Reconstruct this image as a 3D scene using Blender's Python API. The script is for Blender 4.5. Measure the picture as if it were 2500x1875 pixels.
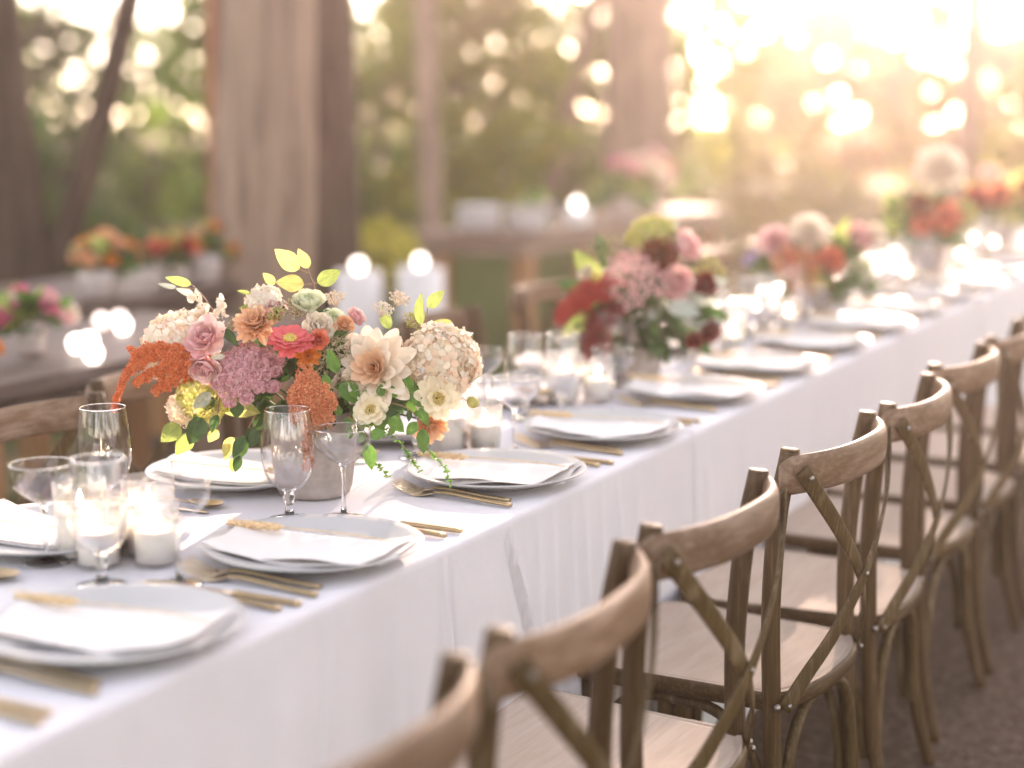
import bpy, math, random
import numpy as np
from mathutils import Vector, Matrix, Euler

# ------------------------------------------------------------------ camera, sky, sun, exposure
sc = bpy.context.scene
for o in list(bpy.data.objects):
    bpy.data.objects.remove(o)
R = math.radians
VIEW = 27.475                       # how far the camera is turned left of the table's length (deg)

cd = bpy.data.cameras.new('camera')
cam = bpy.data.objects.new('camera', cd)
sc.collection.objects.link(cam)
cd.sensor_width = 56.0
cd.lens = 89.2
cd.clip_start = 0.05
cd.clip_end = 900
cam.location = (1.22, -1.177, 1.418)
cam.rotation_euler = (R(90 - 9.33), 0, R(VIEW))
cd.dof.use_dof = True
cd.dof.focus_distance = 2.74
cd.dof.aperture_fstop = 2.0
sc.camera = cam

SUN_AZ, SUN_EL = 15.0, 16.5         # deg left of +Y, deg above the horizon
w = bpy.data.worlds.new('World')
sc.world = w
w.use_nodes = True
nt = w.node_tree
bg = nt.nodes['Background']
sky = nt.nodes.new('ShaderNodeTexSky')
sky.sky_type = 'NISHITA'
sky.sun_disc = False
sky.sun_elevation = R(SUN_EL)
sky.sun_rotation = R(-SUN_AZ)
sky.air_density = 0.8
sky.dust_density = 0.4
sky.ozone_density = 0.6
warm = nt.nodes.new('ShaderNodeMix'); warm.data_type = 'RGBA'; warm.blend_type = 'MULTIPLY'
warm.inputs['Factor'].default_value = 1.0
warm.inputs[7].default_value = (1.0, 0.855, 0.775, 1)      # white balance of the evening sky
soft = nt.nodes.new('ShaderNodeHueSaturation'); soft.inputs['Saturation'].default_value = 0.55   # thin evening veil over the sky
nt.links.new(sky.outputs[0], soft.inputs['Color'])
nt.links.new(soft.outputs[0], warm.inputs[6])
nt.links.new(warm.outputs[2], bg.inputs[0])
bg.inputs[1].default_value = 0.15

sl = bpy.data.lights.new('sun', 'SUN')
sun = bpy.data.objects.new('sun', sl)
sc.collection.objects.link(sun)
sl.energy = 3.4
sl.angle = R(0.6)
sl.color = (1.0, 0.74, 0.58)
sdir = Vector((-math.sin(R(SUN_AZ)) * math.cos(R(SUN_EL)), math.cos(R(SUN_AZ)) * math.cos(R(SUN_EL)), math.sin(R(SUN_EL))))
sun.rotation_euler = sdir.to_track_quat('Z', 'Y').to_euler()
sun.location = (0, 0, 20)

sc.view_settings.view_transform = 'Standard'
sc.view_settings.look = 'None'
sc.view_settings.gamma = 1.0
sc.view_settings.exposure = 2.75
sc.render.engine = 'CYCLES'
sc.cycles.use_denoising = True
sc.cycles.max_bounces = 8
sc.cycles.diffuse_bounces = 4
sc.cycles.transparent_max_bounces = 24
sc.cycles.volume_bounces = 1
sc.cycles.sample_clamp_indirect = 6
sc.cycles.caustics_reflective = False
sc.cycles.caustics_refractive = False

rng = random.Random(7)
COL = sc.collection

# ------------------------------------------------------------------ helpers
def link(name, me, mat=None, parent=None, loc=(0, 0, 0), rot=None):
    o = bpy.data.objects.new(name, me)
    COL.objects.link(o)
    if me is not None and mat is not None and len(me.materials) == 0:
        me.materials.append(mat)
    if parent is not None:
        o.parent = parent
    o.location = loc
    if rot is not None:
        o.rotation_euler = rot
    return o

def tag(o, label=None, cat=None, group=None, kind=None):
    if label: o['label'] = label
    if cat: o['category'] = cat
    if group: o['group'] = group
    if kind: o['kind'] = kind
    return o

def thing(name, label, cat, loc=(0, 0, 0), rz=0.0, group=None):
    o = bpy.data.objects.new(name, None)
    COL.objects.link(o)
    o.empty_display_size = 0.1
    o.location = loc
    o.rotation_euler = (0, 0, rz)
    return tag(o, label, cat, group)

KIDS = {}
def dup(root, label=None, group=None, loc=None, rz=None, scale=None):
    """copy of a thing with copies of its parts and sub-parts (mesh data shared)"""
    r = root.copy(); COL.objects.link(r)
    for ch in list(root.children):
        c = ch.copy(); COL.objects.link(c); c.parent = r
        for g in list(ch.children):
            d = g.copy(); COL.objects.link(d); d.parent = c
    if label: r['label'] = label
    if group: r['group'] = group
    if loc is not None: r.location = loc
    if rz is not None: r.rotation_euler = (0, 0, rz)
    if scale is not None: r.scale = (scale,) * 3
    return r

class MB:
    def __init__(s):
        s.v, s.f = [], []
    def add(s, vs, fs, M=None):
        b = len(s.v)
        s.v += [tuple(M @ Vector(p)) for p in vs] if M is not None else [tuple(p) for p in vs]
        s.f += [tuple(i + b for i in f) for f in fs]
        return s
    def mesh(s, name, smooth=True):
        me = bpy.data.meshes.new(name)
        me.from_pydata(s.v, [], s.f)
        if smooth:
            me.polygons.foreach_set('use_smooth', [True] * len(me.polygons))
        me.update()
        return me

def ellipse(a, b, n=10, p=2.0):
    out = []
    for i in range(n):
        t = 2 * math.pi * i / n
        c, s = math.cos(t), math.sin(t)
        out.append((a * math.copysign(abs(c) ** (2 / p), c), b * math.copysign(abs(s) ** (2 / p), s)))
    return out

def spline(pts, n=6):
    """Catmull-Rom through the points"""
    P = [Vector(p) for p in pts]
    P = [P[0] * 2 - P[1]] + P + [P[-1] * 2 - P[-2]]
    out = []
    for i in range(1, len(P) - 2):
        a, b, c, d = P[i - 1], P[i], P[i + 1], P[i + 2]
        for k in range(n):
            t = k / n
            out.append(0.5 * ((2 * b) + (c - a) * t + (2 * a - 5 * b + 4 * c - d) * t * t + (3 * b - a - 3 * c + d) * t ** 3))
    out.append(P[-2].copy())
    return out

def sweep(mb, path, sec, ref=None, scale=None, caps=True):
    """section (u along n, v along b) swept along the path; b stays as near REF as it can"""
    n = len(path); m = len(sec); base = len(mb.v)
    b = None
    for i, p in enumerate(path):
        t = (path[min(i + 1, n - 1)] - path[max(i - 1, 0)])
        if t.length < 1e-9: t = Vector((0, 0, 1))
        t = t.normalized()
        if ref is not None:
            b = Vector(ref) - t * t.dot(Vector(ref))
        elif b is None:
            b = t.orthogonal()
        else:
            b = b - t * t.dot(b)
        b = b.normalized() if b.length > 1e-8 else t.orthogonal().normalized()
        nn = t.cross(b)
        k = scale[i] if scale is not None else 1.0
        ku, kv = k if isinstance(k, tuple) else (k, k)
        for (u, v) in sec:
            mb.v.append(tuple(p + nn * (u * ku) + b * (v * kv)))
    for i in range(n - 1):
        for j in range(m):
            k = (j + 1) % m
            mb.f.append((base + i * m + j, base + i * m + k, base + (i + 1) * m + k, base + (i + 1) * m + j))
    if caps:
        mb.f.append(tuple(base + j for j in reversed(range(m))))
        mb.f.append(tuple(base + (n - 1) * m + j for j in range(m)))
    return mb

def tube(mb, pts, r, n=8, sub=5, r2=None):
    path = spline(pts, sub) if len(pts) > 2 or sub > 1 else [Vector(p) for p in pts]
    L = len(path)
    sc_ = [1 + ((r2 / r - 1) * i / (L - 1) if r2 else 0) for i in range(L)]
    return sweep(mb, path, ellipse(r, r, n), None, sc_)

def lathe(mb, prof, n=32, rib=None, M=None, close=False):
    """surface of revolution of (r, z); rib(a, r, z) may vary the radius with the angle"""
    vs, fs = [], []
    for (r, z) in prof:
        for j in range(n):
            a = 2 * math.pi * j / n
            rr = rib(a, r, z) if rib else r
            vs.append((rr * math.cos(a), rr * math.sin(a), z))
    for i in range(len(prof) - 1):
        for j in range(n):
            k = (j + 1) % n
            fs.append((i * n + j, i * n + k, (i + 1) * n + k, (i + 1) * n + j))
    return mb.add(vs, fs, M)

def ball(mb, c, r, n=6, m=4, squash=1.0, M=None):
    vs = [(0, 0, r * squash)]
    for i in range(1, m):
        ph = math.pi * i / m
        for j in range(n):
            a = 2 * math.pi * j / n
            vs.append((r * math.sin(ph) * math.cos(a), r * math.sin(ph) * math.sin(a), r * squash * math.cos(ph)))
    vs.append((0, 0, -r * squash))
    fs = [(0, 1 + j, 1 + (j + 1) % n) for j in range(n)]
    for i in range(m - 2):
        for j in range(n):
            k = (j + 1) % n
            fs.append((1 + i * n + j, 1 + (i + 1) * n + j, 1 + (i + 1) * n + k, 1 + i * n + k))
    e = len(vs) - 1
    fs += [(e, 1 + (m - 2) * n + (j + 1) % n, 1 + (m - 2) * n + j) for j in range(n)]
    T = Matrix.Translation(Vector(c)) @ (M if M is not None else Matrix())
    return mb.add(vs, fs, T)

def aim(d, roll=0.0):
    """matrix whose +Z looks along d"""
    q = Vector(d).normalized().to_track_quat('Z', 'Y')
    return q.to_matrix().to_4x4() @ Matrix.Rotation(roll, 4, 'Z')

def box(mb, x0, x1, y0, y1, z0, z1, M=None):
    v = [(x, y, z) for z in (z0, z1) for y in (y0, y1) for x in (x0, x1)]
    return mb.add(v, [(0, 2, 3, 1), (4, 5, 7, 6), (0, 1, 5, 4), (2, 6, 7, 3), (0, 4, 6, 2), (1, 3, 7, 5)], M)

ORD = ['first', 'second', 'third', 'fourth', 'fifth', 'sixth', 'seventh', 'eighth', 'ninth', 'tenth', 'eleventh', 'twelfth',
       'thirteenth', 'fourteenth', 'fifteenth', 'sixteenth', 'seventeenth', 'eighteenth', 'nineteenth', 'twentieth']

# ------------------------------------------------------------------ materials
def newmat(name):
    m = bpy.data.materials.new(name)
    m.use_nodes = True
    n = m.node_tree.nodes
    return m, m.node_tree, n['Principled BSDF']

def N(nt, typ, **kw):
    n = nt.nodes.new(typ)
    for k, v in kw.items():
        if k in n.inputs: n.inputs[k].default_value = v
        else: setattr(n, k, v)
    return n

def ramp(nt, fac, stops):
    r = nt.nodes.new('ShaderNodeValToRGB')
    el = r.color_ramp.elements
    while len(el) > 1: el.remove(el[-1])
    el[0].position, el[0].color = stops[0][0], (*stops[0][1], 1)
    for p, c in stops[1:]:
        e = el.new(p); e.color = (*c, 1)
    nt.links.new(fac, r.inputs[0])
    return r

def coords(nt, scale, space='Object'):
    tc = nt.nodes.new('ShaderNodeTexCoord'); mp = nt.nodes.new('ShaderNodeMapping')
    mp.inputs['Scale'].default_value = scale
    nt.links.new(tc.outputs[space], mp.inputs[0])
    return mp.outputs[0]

def bump(nt, p, h, strength, dist):
    b = nt.nodes.new('ShaderNodeBump')
    b.inputs['Strength'].default_value = strength
    b.inputs['Distance'].default_value = dist
    nt.links.new(h, b.inputs['Height'])
    nt.links.new(b.outputs[0], p.inputs['Normal'])

def plain(name, col, rough=0.6, metal=0.0, var=0.12, scale=30.0, spec=0.4):
    """a colour with soft blotches of its own"""
    m, nt, p = newmat(name)
    ns = N(nt, 'ShaderNodeTexNoise', Scale=scale, Detail=4.0)
    nt.links.new(coords(nt, (1, 1, 1)), ns.inputs['Vector'])
    r = ramp(nt, ns.outputs[0], [(0.3, tuple(c * (1 - var) for c in col)), (0.7, tuple(min(1, c * (1 + var)) for c in col))])
    nt.links.new(r.outputs[0], p.inputs['Base Color'])
    p.inputs['Roughness'].default_value = rough
    p.inputs['Metallic'].default_value = metal
    p.inputs['Specular IOR Level'].default_value = spec
    bump(nt, p, ns.outputs[0], 0.15, 0.002)
    return m

def leafmat(name, cols, trans=0.5, rough=0.45, tcols=None, island=True, spec=0.3):
    """thin leaf or petal: reflects, and lets light through"""
    m, nt, p = newmat(name)
    if island:
        g = nt.nodes.new('ShaderNodeNewGeometry'); fac = g.outputs['Random Per Island']
    else:
        ns = N(nt, 'ShaderNodeTexNoise', Scale=26.0, Detail=3.0)
        nt.links.new(coords(nt, (1, 1, 1)), ns.inputs['Vector']); fac = ns.outputs[0]
    k = len(cols)
    lo, hi = (0.0, 1.0) if island else (0.3, 0.7)
    r = ramp(nt, fac, [(lo + (hi - lo) * i / max(1, k - 1), c) for i, c in enumerate(cols)])
    nt.links.new(r.outputs[0], p.inputs['Base Color'])
    p.inputs['Roughness'].default_value = rough
    p.inputs['Specular IOR Level'].default_value = spec
    t = nt.nodes.new('ShaderNodeBsdfTranslucent')
    tc = tcols or cols
    r2 = ramp(nt, fac, [(lo + (hi - lo) * i / max(1, len(tc) - 1), c) for i, c in enumerate(tc)])
    nt.links.new(r2.outputs[0], t.inputs[0])
    mx = nt.nodes.new('ShaderNodeMixShader'); mx.inputs[0].default_value = trans
    nt.links.new(p.outputs[0], mx.inputs[1]); nt.links.new(t.outputs[0], mx.inputs[2])
    nt.links.new(mx.outputs[0], nt.nodes['Material Output'].inputs[0])
    return m

def wood(name, axis, dark, mid, pale, wear=0.5, rough=0.55, space='Object'):
    """weathered wood: grain along the axis, pale limed wear in patches"""
    m, nt, p = newmat(name)
    s = [150, 150, 150]; s[axis] = 6
    oi = nt.nodes.new('ShaderNodeObjectInfo')
    va = nt.nodes.new('ShaderNodeVectorMath'); va.operation = 'ADD'
    tc = nt.nodes.new('ShaderNodeTexCoord')
    ml = nt.nodes.new('ShaderNodeVectorMath'); ml.operation = 'SCALE'
    cb = nt.nodes.new('ShaderNodeCombineXYZ')
    nt.links.new(oi.outputs['Random'], cb.inputs[0]); nt.links.new(oi.outputs['Random'], cb.inputs[2])
    nt.links.new(cb.outputs[0], ml.inputs[0]); ml.inputs['Scale'].default_value = 9.0
    nt.links.new(tc.outputs[space], va.inputs[0]); nt.links.new(ml.outputs[0], va.inputs[1])
    mp = nt.nodes.new('ShaderNodeMapping'); mp.inputs['Scale'].default_value = s
    nt.links.new(va.outputs[0], mp.inputs[0])
    g = N(nt, 'ShaderNodeTexNoise', Scale=1.0, Detail=6.0, Roughness=0.65, Distortion=0.4)
    nt.links.new(mp.outputs[0], g.inputs['Vector'])
    c1 = ramp(nt, g.outputs[0], [(0.28, tuple(.45 * a + .55 * b for a, b in zip(dark, mid))), (0.5, mid), (0.72, tuple(min(1, .7 * a + .3 * b) for a, b in zip(mid, pale)))])
    wn = N(nt, 'ShaderNodeTexNoise', Scale=1.0, Detail=6.0, Roughness=0.65, Distortion=0.3)
    mp2 = nt.nodes.new('ShaderNodeMapping'); s2 = [30, 30, 30]; s2[axis] = 6; mp2.inputs['Scale'].default_value = s2
    nt.links.new(va.outputs[0], mp2.inputs[0]); nt.links.new(mp2.outputs[0], wn.inputs['Vector'])
    mk = ramp(nt, wn.outputs[0], [(0.62 - 0.3 * wear, (0, 0, 0)), (0.80 - 0.25 * wear, (1, 1, 1))])
    ga = nt.nodes.new('ShaderNodeMath'); ga.operation = 'MULTIPLY'
    nt.links.new(mk.outputs[0], ga.inputs[0]); nt.links.new(g.outputs[0], ga.inputs[1])
    mx = nt.nodes.new('ShaderNodeMix'); mx.data_type = 'RGBA'
    nt.links.new(ga.outputs[0], mx.inputs['Factor'])
    nt.links.new(c1.outputs[0], mx.inputs[6]); mx.inputs[7].default_value = (*pale, 1)
    hv = nt.nodes.new('ShaderNodeHueSaturation'); mr = nt.nodes.new('ShaderNodeMapRange')
    mr.inputs['To Min'].default_value = 0.84; mr.inputs['To Max'].default_value = 1.16
    nt.links.new(oi.outputs['Random'], mr.inputs['Value']); nt.links.new(mr.outputs[0], hv.inputs['Value'])
    nt.links.new(mx.outputs[2], hv.inputs['Color']); nt.links.new(hv.outputs[0], p.inputs['Base Color'])
    p.inputs['Roughness'].default_value = rough
    p.inputs['Specular IOR Level'].default_value = 0.22
    bump(nt, p, g.outputs[0], 0.22, 0.001)
    return m

def glass(name, tint=(0.97, 0.97, 0.98), edge=(0.70, 0.68, 0.67)):
    """thin blown glass: see-through face on, dimmer and mirror-like at the edge"""
    m, nt, p = newmat(name)
    nt.nodes.remove(p)
    lw = N(nt, 'ShaderNodeLayerWeight', Blend=0.35)
    tr = nt.nodes.new('ShaderNodeBsdfTransparent')
    cr = ramp(nt, lw.outputs['Facing'], [(0.0, tint), (0.6, tint), (1.0, edge)])
    nt.links.new(cr.outputs[0], tr.inputs[0])
    gl = N(nt, 'ShaderNodeBsdfGlossy', Roughness=0.04)
    fr = ramp(nt, lw.outputs['Facing'], [(0.0, (0.055,) * 3), (0.45, (0.10,) * 3), (0.7, (0.36,) * 3), (1.0, (0.95,) * 3)])
    mx = nt.nodes.new('ShaderNodeMixShader')
    nt.links.new(fr.outputs[0], mx.inputs[0])
    nt.links.new(tr.outputs[0], mx.inputs[1]); nt.links.new(gl.outputs[0], mx.inputs[2])
    nt.links.new(mx.outputs[0], nt.nodes['Material Output'].inputs[0])
    return m

def emit(name, col, s):
    m, nt, p = newmat(name)
    p.inputs['Emission Color'].default_value = (*col, 1)
    p.inputs['Emission Strength'].default_value = s
    p.inputs['Base Color'].default_value = (*col, 1)
    return m

def cloth(name, col, weave=900.0, rough=0.9):
    m, nt, p = newmat(name)
    v = coords(nt, (1, 1, 1))
    n1 = N(nt, 'ShaderNodeTexNoise', Scale=weave, Detail=1.0)
    n2 = N(nt, 'ShaderNodeTexNoise', Scale=7.0, Detail=5.0, Roughness=0.6)
    nt.links.new(v, n1.inputs['Vector']); nt.links.new(v, n2.inputs['Vector'])
    r = ramp(nt, n2.outputs[0], [(0.35, tuple(c * 0.965 for c in col)), (0.65, col)])
    nt.links.new(r.outputs[0], p.inputs['Base Color'])
    p.inputs['Roughness'].default_value = rough
    p.inputs['Specular IOR Level'].default_value = 0.15
    p.inputs['Sheen Weight'].default_value = 0.15
    a = nt.nodes.new('ShaderNodeMath'); a.operation = 'MULTIPLY_ADD'
    nt.links.new(n1.outputs[0], a.inputs[0]); a.inputs[1].default_value = 0.25
    nt.links.new(n2.outputs[0], a.inputs[2])
    bump(nt, p, a.outputs[0], 0.4, 0.010)
    return m

M_CLOTH = cloth('tablecloth linen', (0.70, 0.682, 0.715))
M_NAPKIN = cloth('napkin linen', (0.80, 0.765, 0.745), 1200.0)
M_PLATE = plain('stoneware glaze', (0.50, 0.495, 0.495), 0.35, 0, 0.05, 14)
M_GLASS = glass('clear thin glass')
def solid_glass():
    m, nt, p = newmat('solid clear glass')
    p.inputs['Transmission Weight'].default_value = 1.0; p.inputs['Roughness'].default_value = 0.02; p.inputs['IOR'].default_value = 1.46
    p.inputs['Base Color'].default_value = (0.98, 0.98, 0.98, 1)
    return m
M_GLASSS = solid_glass()
M_VOTIVE = glass('votive glass', (0.985, 0.98, 0.975), (0.9, 0.87, 0.85))
def _frost(m, k):
    nt = m.node_tree; out = nt.nodes['Material Output']; src = out.inputs[0].links[0].from_socket
    tl = nt.nodes.new('ShaderNodeBsdfTranslucent'); tl.inputs[0].default_value = (0.95, 0.93, 0.91, 1)
    df = nt.nodes.new('ShaderNodeBsdfDiffuse'); df.inputs[0].default_value = (0.9, 0.88, 0.87, 1)
    a = nt.nodes.new('ShaderNodeMixShader'); a.inputs[0].default_value = .35; nt.links.new(tl.outputs[0], a.inputs[1]); nt.links.new(df.outputs[0], a.inputs[2])
    b = nt.nodes.new('ShaderNodeMixShader'); b.inputs[0].default_value = k; nt.links.new(src, b.inputs[1]); nt.links.new(a.outputs[0], b.inputs[2]); nt.links.new(b.outputs[0], out.inputs[0])
_frost(M_VOTIVE, .09)
M_WAX = plain('candle wax', (0.86, 0.82, 0.77), 0.5, 0, 0.02)
M_WAX.node_tree.nodes['Principled BSDF'].inputs['Subsurface Weight'].default_value = 0.6
M_WAX.node_tree.nodes['Principled BSDF'].inputs['Subsurface Radius'].default_value = (0.03, 0.02, 0.012)
M_FLAME = emit('candle flame', (1.0, 0.76, 0.50), 18.0)
M_WICK = plain('wick', (0.03, 0.025, 0.02), 0.9)
M_GOLD = plain('brushed bronze', (0.47, 0.355, 0.21), 0.36, 1.0, 0.10, 60)
M_TINE = plain('pale bronze', (0.66, 0.53, 0.38), 0.30, 1.0, 0.06, 60)
M_CONC = plain('concrete', (0.40, 0.345, 0.32), 0.85, 0, 0.16, 45, 0.2)
M_WHEAT = plain('dry wheat', (0.66, 0.49, 0.29), 0.7, 0, 0.2, 120)
WD = ((0.030, 0.016, 0.005), (0.062, 0.035, 0.012), (0.25, 0.175, 0.115))
M_POST = wood('limed wood upright', 2, *WD, wear=0.15)
M_RAIL = wood('limed wood rail', 1, (0.080, 0.046, 0.024), (0.155, 0.094, 0.054), (0.39, 0.29, 0.23), wear=0.55)
M_SEAT = wood('limed wood seat', 1, (0.34, 0.265, 0.205), (0.43, 0.345, 0.280), (0.50, 0.42, 0.36), wear=0.8, rough=0.85)
M_SEAT.node_tree.nodes['Principled BSDF'].inputs['Specular IOR Level'].default_value = 0.1
M_SEATRIM = wood('seat edge wood', 1, *WD, wear=0.2)
M_STRAP = wood('bent strap wood', 2, (0.034, 0.021, 0.006), (0.070, 0.044, 0.014), (0.33, 0.25, 0.17), wear=0.25)
M_BOLT = plain('steel bolt', (0.30, 0.27, 0.24), 0.38, 1.0)

# ------------------------------------------------------------------ ground
def ground():
    xs = sorted(set([-300, -200, -120, -80, -50] + [x * 1.0 for x in range(-40, 21)] + [30, 50, 80, 120, 200, 300]))
    ys = sorted(set([-300, -150, -80, -40] + [y * 1.0 for y in range(-20, 61)] + [80, 120, 200, 300]))
    mb = MB(); nx = len(xs)
    rr = random.Random(3)
    for y in ys:
        for x in xs:
            d = max(0.0, math.hypot(x, y) - 9)
            mb.v.append((x, y, (0.05 * math.sin(x * .7 + 1) * math.sin(y * .5) + rr.uniform(-.03, .03)) * min(1, d / 6)))
    for j in range(len(ys) - 1):
        for i in range(nx - 1):
            mb.f.append((j * nx + i, j * nx + i + 1, (j + 1) * nx + i + 1, (j + 1) * nx + i))
    m, nt, p = newmat('forest floor')
    v = coords(nt, (1, 1, 1))
    a = N(nt, 'ShaderNodeTexNoise', Scale=34.0, Detail=8.0, Roughness=0.7)
    b = N(nt, 'ShaderNodeTexNoise', Scale=0.35, Detail=4.0, Roughness=0.6)
    c = N(nt, 'ShaderNodeTexVoronoi', Scale=55.0)
    for n in (a, b, c): nt.links.new(v, n.inputs['Vector'])
    dirt = ramp(nt, a.outputs[0], [(0.30, (0.055, 0.037, 0.026)), (0.5, (0.125, 0.088, 0.064)), (0.68, (0.23, 0.172, 0.130))])
    moss = ramp(nt, a.outputs[0], [(0.30, (0.030, 0.045, 0.012)), (0.7, (0.11, 0.15, 0.035))])
    # grass only away from the trodden clearing
    sep = nt.nodes.new('ShaderNodeSeparateXYZ'); nt.links.new(v, sep.inputs[0])
    far = nt.nodes.new('ShaderNodeMapRange'); far.inputs['From Min'].default_value = -1.6; far.inputs['From Max'].default_value = -2.6
    nt.links.new(sep.outputs[0], far.inputs['Value'])
    mk = ramp(nt, b.outputs[0], [(0.34, (0, 0, 0)), (0.50, (1, 1, 1))])
    mm = nt.nodes.new('ShaderNodeMath'); mm.operation = 'MULTIPLY'
    nt.links.new(far.outputs[0], mm.inputs[0]); nt.links.new(mk.outputs[0], mm.inputs[1])
    mx = nt.nodes.new('ShaderNodeMix'); mx.data_type = 'RGBA'
    nt.links.new(mm.outputs[0], mx.inputs['Factor'])
    nt.links.new(dirt.outputs[0], mx.inputs[6]); nt.links.new(moss.outputs[0], mx.inputs[7])
    nt.links.new(mx.outputs[2], p.inputs['Base Color'])
    p.inputs['Roughness'].default_value = 0.95
    p.inputs['Specular IOR Level'].default_value = 0.1
    h = nt.nodes.new('ShaderNodeMath'); h.operation = 'MULTIPLY_ADD'
    nt.links.new(c.outputs['Distance'], h.inputs[0]); h.inputs[1].default_value = 0.5; nt.links.new(a.outputs[0], h.inputs[2])
    bump(nt, p, h.outputs[0], 0.9, 0.02)
    o = link('ground', mb.mesh('ground'), m)
    tag(o, 'brown trodden dirt of the forest clearing', None, None, 'structure')
ground()

# dirt crumbs and bits of litter under the chairs, too many to count
def litter():
    mb = MB(); rr = random.Random(11)
    for i in range(2600):
        x, y = rr.uniform(-0.1, 2.2), rr.uniform(0.2, 6.5)
        r = rr.uniform(0.002, 0.007)
        ball(mb, (x, y, r * 0.4), r, 5, 3, 0.6, Matrix.Rotation(rr.uniform(0, 3), 4, 'X'))
    for i in range(420):                             # broken leaf scraps and twigs among the crumbs
        x, y = rr.uniform(.2, 2.2), rr.uniform(.6, 6.5); a = rr.uniform(0, 6.28); l = rr.uniform(.008, .026); h = rr.uniform(.002, .008)
        c, q = math.cos(a) * l, math.sin(a) * l; k = rr.choice([.12, .35, .5])
        mb.add([(x - c, y - q, .003), (x - q * k, y + c * k, h), (x + c, y + q, .004), (x + q * k, y - c * k, h * .6)], [(0, 1, 2, 3)])
    o = link('dirt_crumbs', mb.mesh('dirt_crumbs'), plain('crumbs', (0.16, 0.110, 0.075), 0.95, 0, 0.5, 8, 0.1))
    tag(o, 'small crumbs of dirt scattered under the chairs', None, None, 'stuff')
litter()

# ------------------------------------------------------------------ trees
def bark(name, d, m_, scale=(14, 14, 2.2)):
    m, nt, p = newmat(name)
    n1 = N(nt, 'ShaderNodeTexNoise', Scale=1.0, Detail=7.0, Roughness=0.7, Distortion=0.6)
    nt.links.new(coords(nt, scale), n1.inputs['Vector'])
    r = ramp(nt, n1.outputs[0], [(0.33, d), (0.5, m_), (0.7, tuple(min(1, c * 1.5) for c in m_))])
    nt.links.new(r.outputs[0], p.inputs['Base Color'])
    p.inputs['Roughness'].default_value = 0.9
    p.inputs['Specular IOR Level'].default_value = 0.15
    bump(nt, p, n1.outputs[0], 0.9, 0.03)
    return m
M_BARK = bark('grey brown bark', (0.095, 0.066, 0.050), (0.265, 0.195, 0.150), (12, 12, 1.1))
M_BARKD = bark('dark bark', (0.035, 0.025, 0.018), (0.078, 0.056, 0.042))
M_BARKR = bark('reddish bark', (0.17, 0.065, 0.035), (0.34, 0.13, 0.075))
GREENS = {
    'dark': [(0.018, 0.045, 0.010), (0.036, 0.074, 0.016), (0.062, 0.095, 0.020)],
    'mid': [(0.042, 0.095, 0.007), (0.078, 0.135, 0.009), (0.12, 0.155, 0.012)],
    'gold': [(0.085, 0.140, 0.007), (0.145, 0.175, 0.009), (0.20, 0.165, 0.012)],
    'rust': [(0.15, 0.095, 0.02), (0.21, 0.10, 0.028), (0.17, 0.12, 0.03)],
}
GREENS['yellow'] = [(0.42, 0.38, 0.04), (0.52, 0.44, 0.05), (0.36, 0.38, 0.05)]  # yellow leaves, made yellower to carry a sunlit patch
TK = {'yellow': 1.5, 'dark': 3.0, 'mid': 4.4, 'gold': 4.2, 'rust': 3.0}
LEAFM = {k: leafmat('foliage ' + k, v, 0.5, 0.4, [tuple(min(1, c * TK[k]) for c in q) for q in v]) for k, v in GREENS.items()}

def leaf_mesh(name, clumps, n, size, seed, gaps=()):
    """n leaf-sized faces spread through clumps (cx, cy, cz, rx, ry, rz)"""
    g = np.random.default_rng(seed)
    C = np.array(clumps, float)
    wgt = C[:, 3] * C[:, 4] * C[:, 5]; wgt = wgt ** 0.7 / (wgt ** 0.7).sum()
    k = g.choice(len(C), n, p=wgt)
    d = g.normal(size=(n, 3)); d /= np.linalg.norm(d, axis=1)[:, None]
    rad = g.random(n) ** 0.45
    c = C[k, :3] + d * rad[:, None] * C[k, 3:]
    for (hx, hz, hr) in gaps:                        # openings in the crown where the sky shows
        c = c[(c[:, 0] - hx) ** 2 + (c[:, 2] - hz) ** 2 > (hr + size * .24) ** 2]
    n = len(c)
    a = g.normal(size=(n, 3)); a[:, 2] *= 0.6; a /= np.linalg.norm(a, axis=1)[:, None]
    b = np.cross(a, g.normal(size=(n, 3))); b /= np.linalg.norm(b, axis=1)[:, None]
    s = size * g.uniform(0.6, 1.4, n)
    nn = np.cross(a, b)
    v = np.empty((n, 4, 3))
    v[:, 0] = c - a * s[:, None] * .5
    v[:, 1] = c + b * s[:, None] * .32 + nn * s[:, None] * .06
    v[:, 2] = c + a * s[:, None] * .5
    v[:, 3] = c - b * s[:, None] * .32 + nn * s[:, None] * .06
    v = v.reshape(-1, 3)
    v[:, 2] = np.maximum(v[:, 2], 0.01)
    me = bpy.data.meshes.new(name)
    me.vertices.add(4 * n); me.vertices.foreach_set('co', v.astype(np.float32).ravel())
    me.loops.add(4 * n); me.loops.foreach_set('vertex_index', np.arange(4 * n, dtype=np.int32))
    me.polygons.add(n); me.polygons.foreach_set('loop_start', np.arange(0, 4 * n, 4, dtype=np.int32))
    me.update(calc_edges=True)
    return me

def trunk_mb(pts, r0, r1, seed, n=14, knots=10):
    rr = random.Random(seed)
    path = spline(pts, knots)
    L = len(path); mb = MB()
    ss = []
    for i in range(L):
        t = i / (L - 1)
        flare = 1 + 0.5 * max(0, 1 - t * 9) ** 2
        ss.append((1 + (r1 / r0 - 1) * t) * flare * rr.uniform(0.97, 1.03))
    sec = [(u * (1 + rr.uniform(-.06, .06)), v * (1 + rr.uniform(-.06, .06))) for u, v in ellipse(r0, r0, n)]
    sweep(mb, path, sec, None, ss)
    return mb

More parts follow.
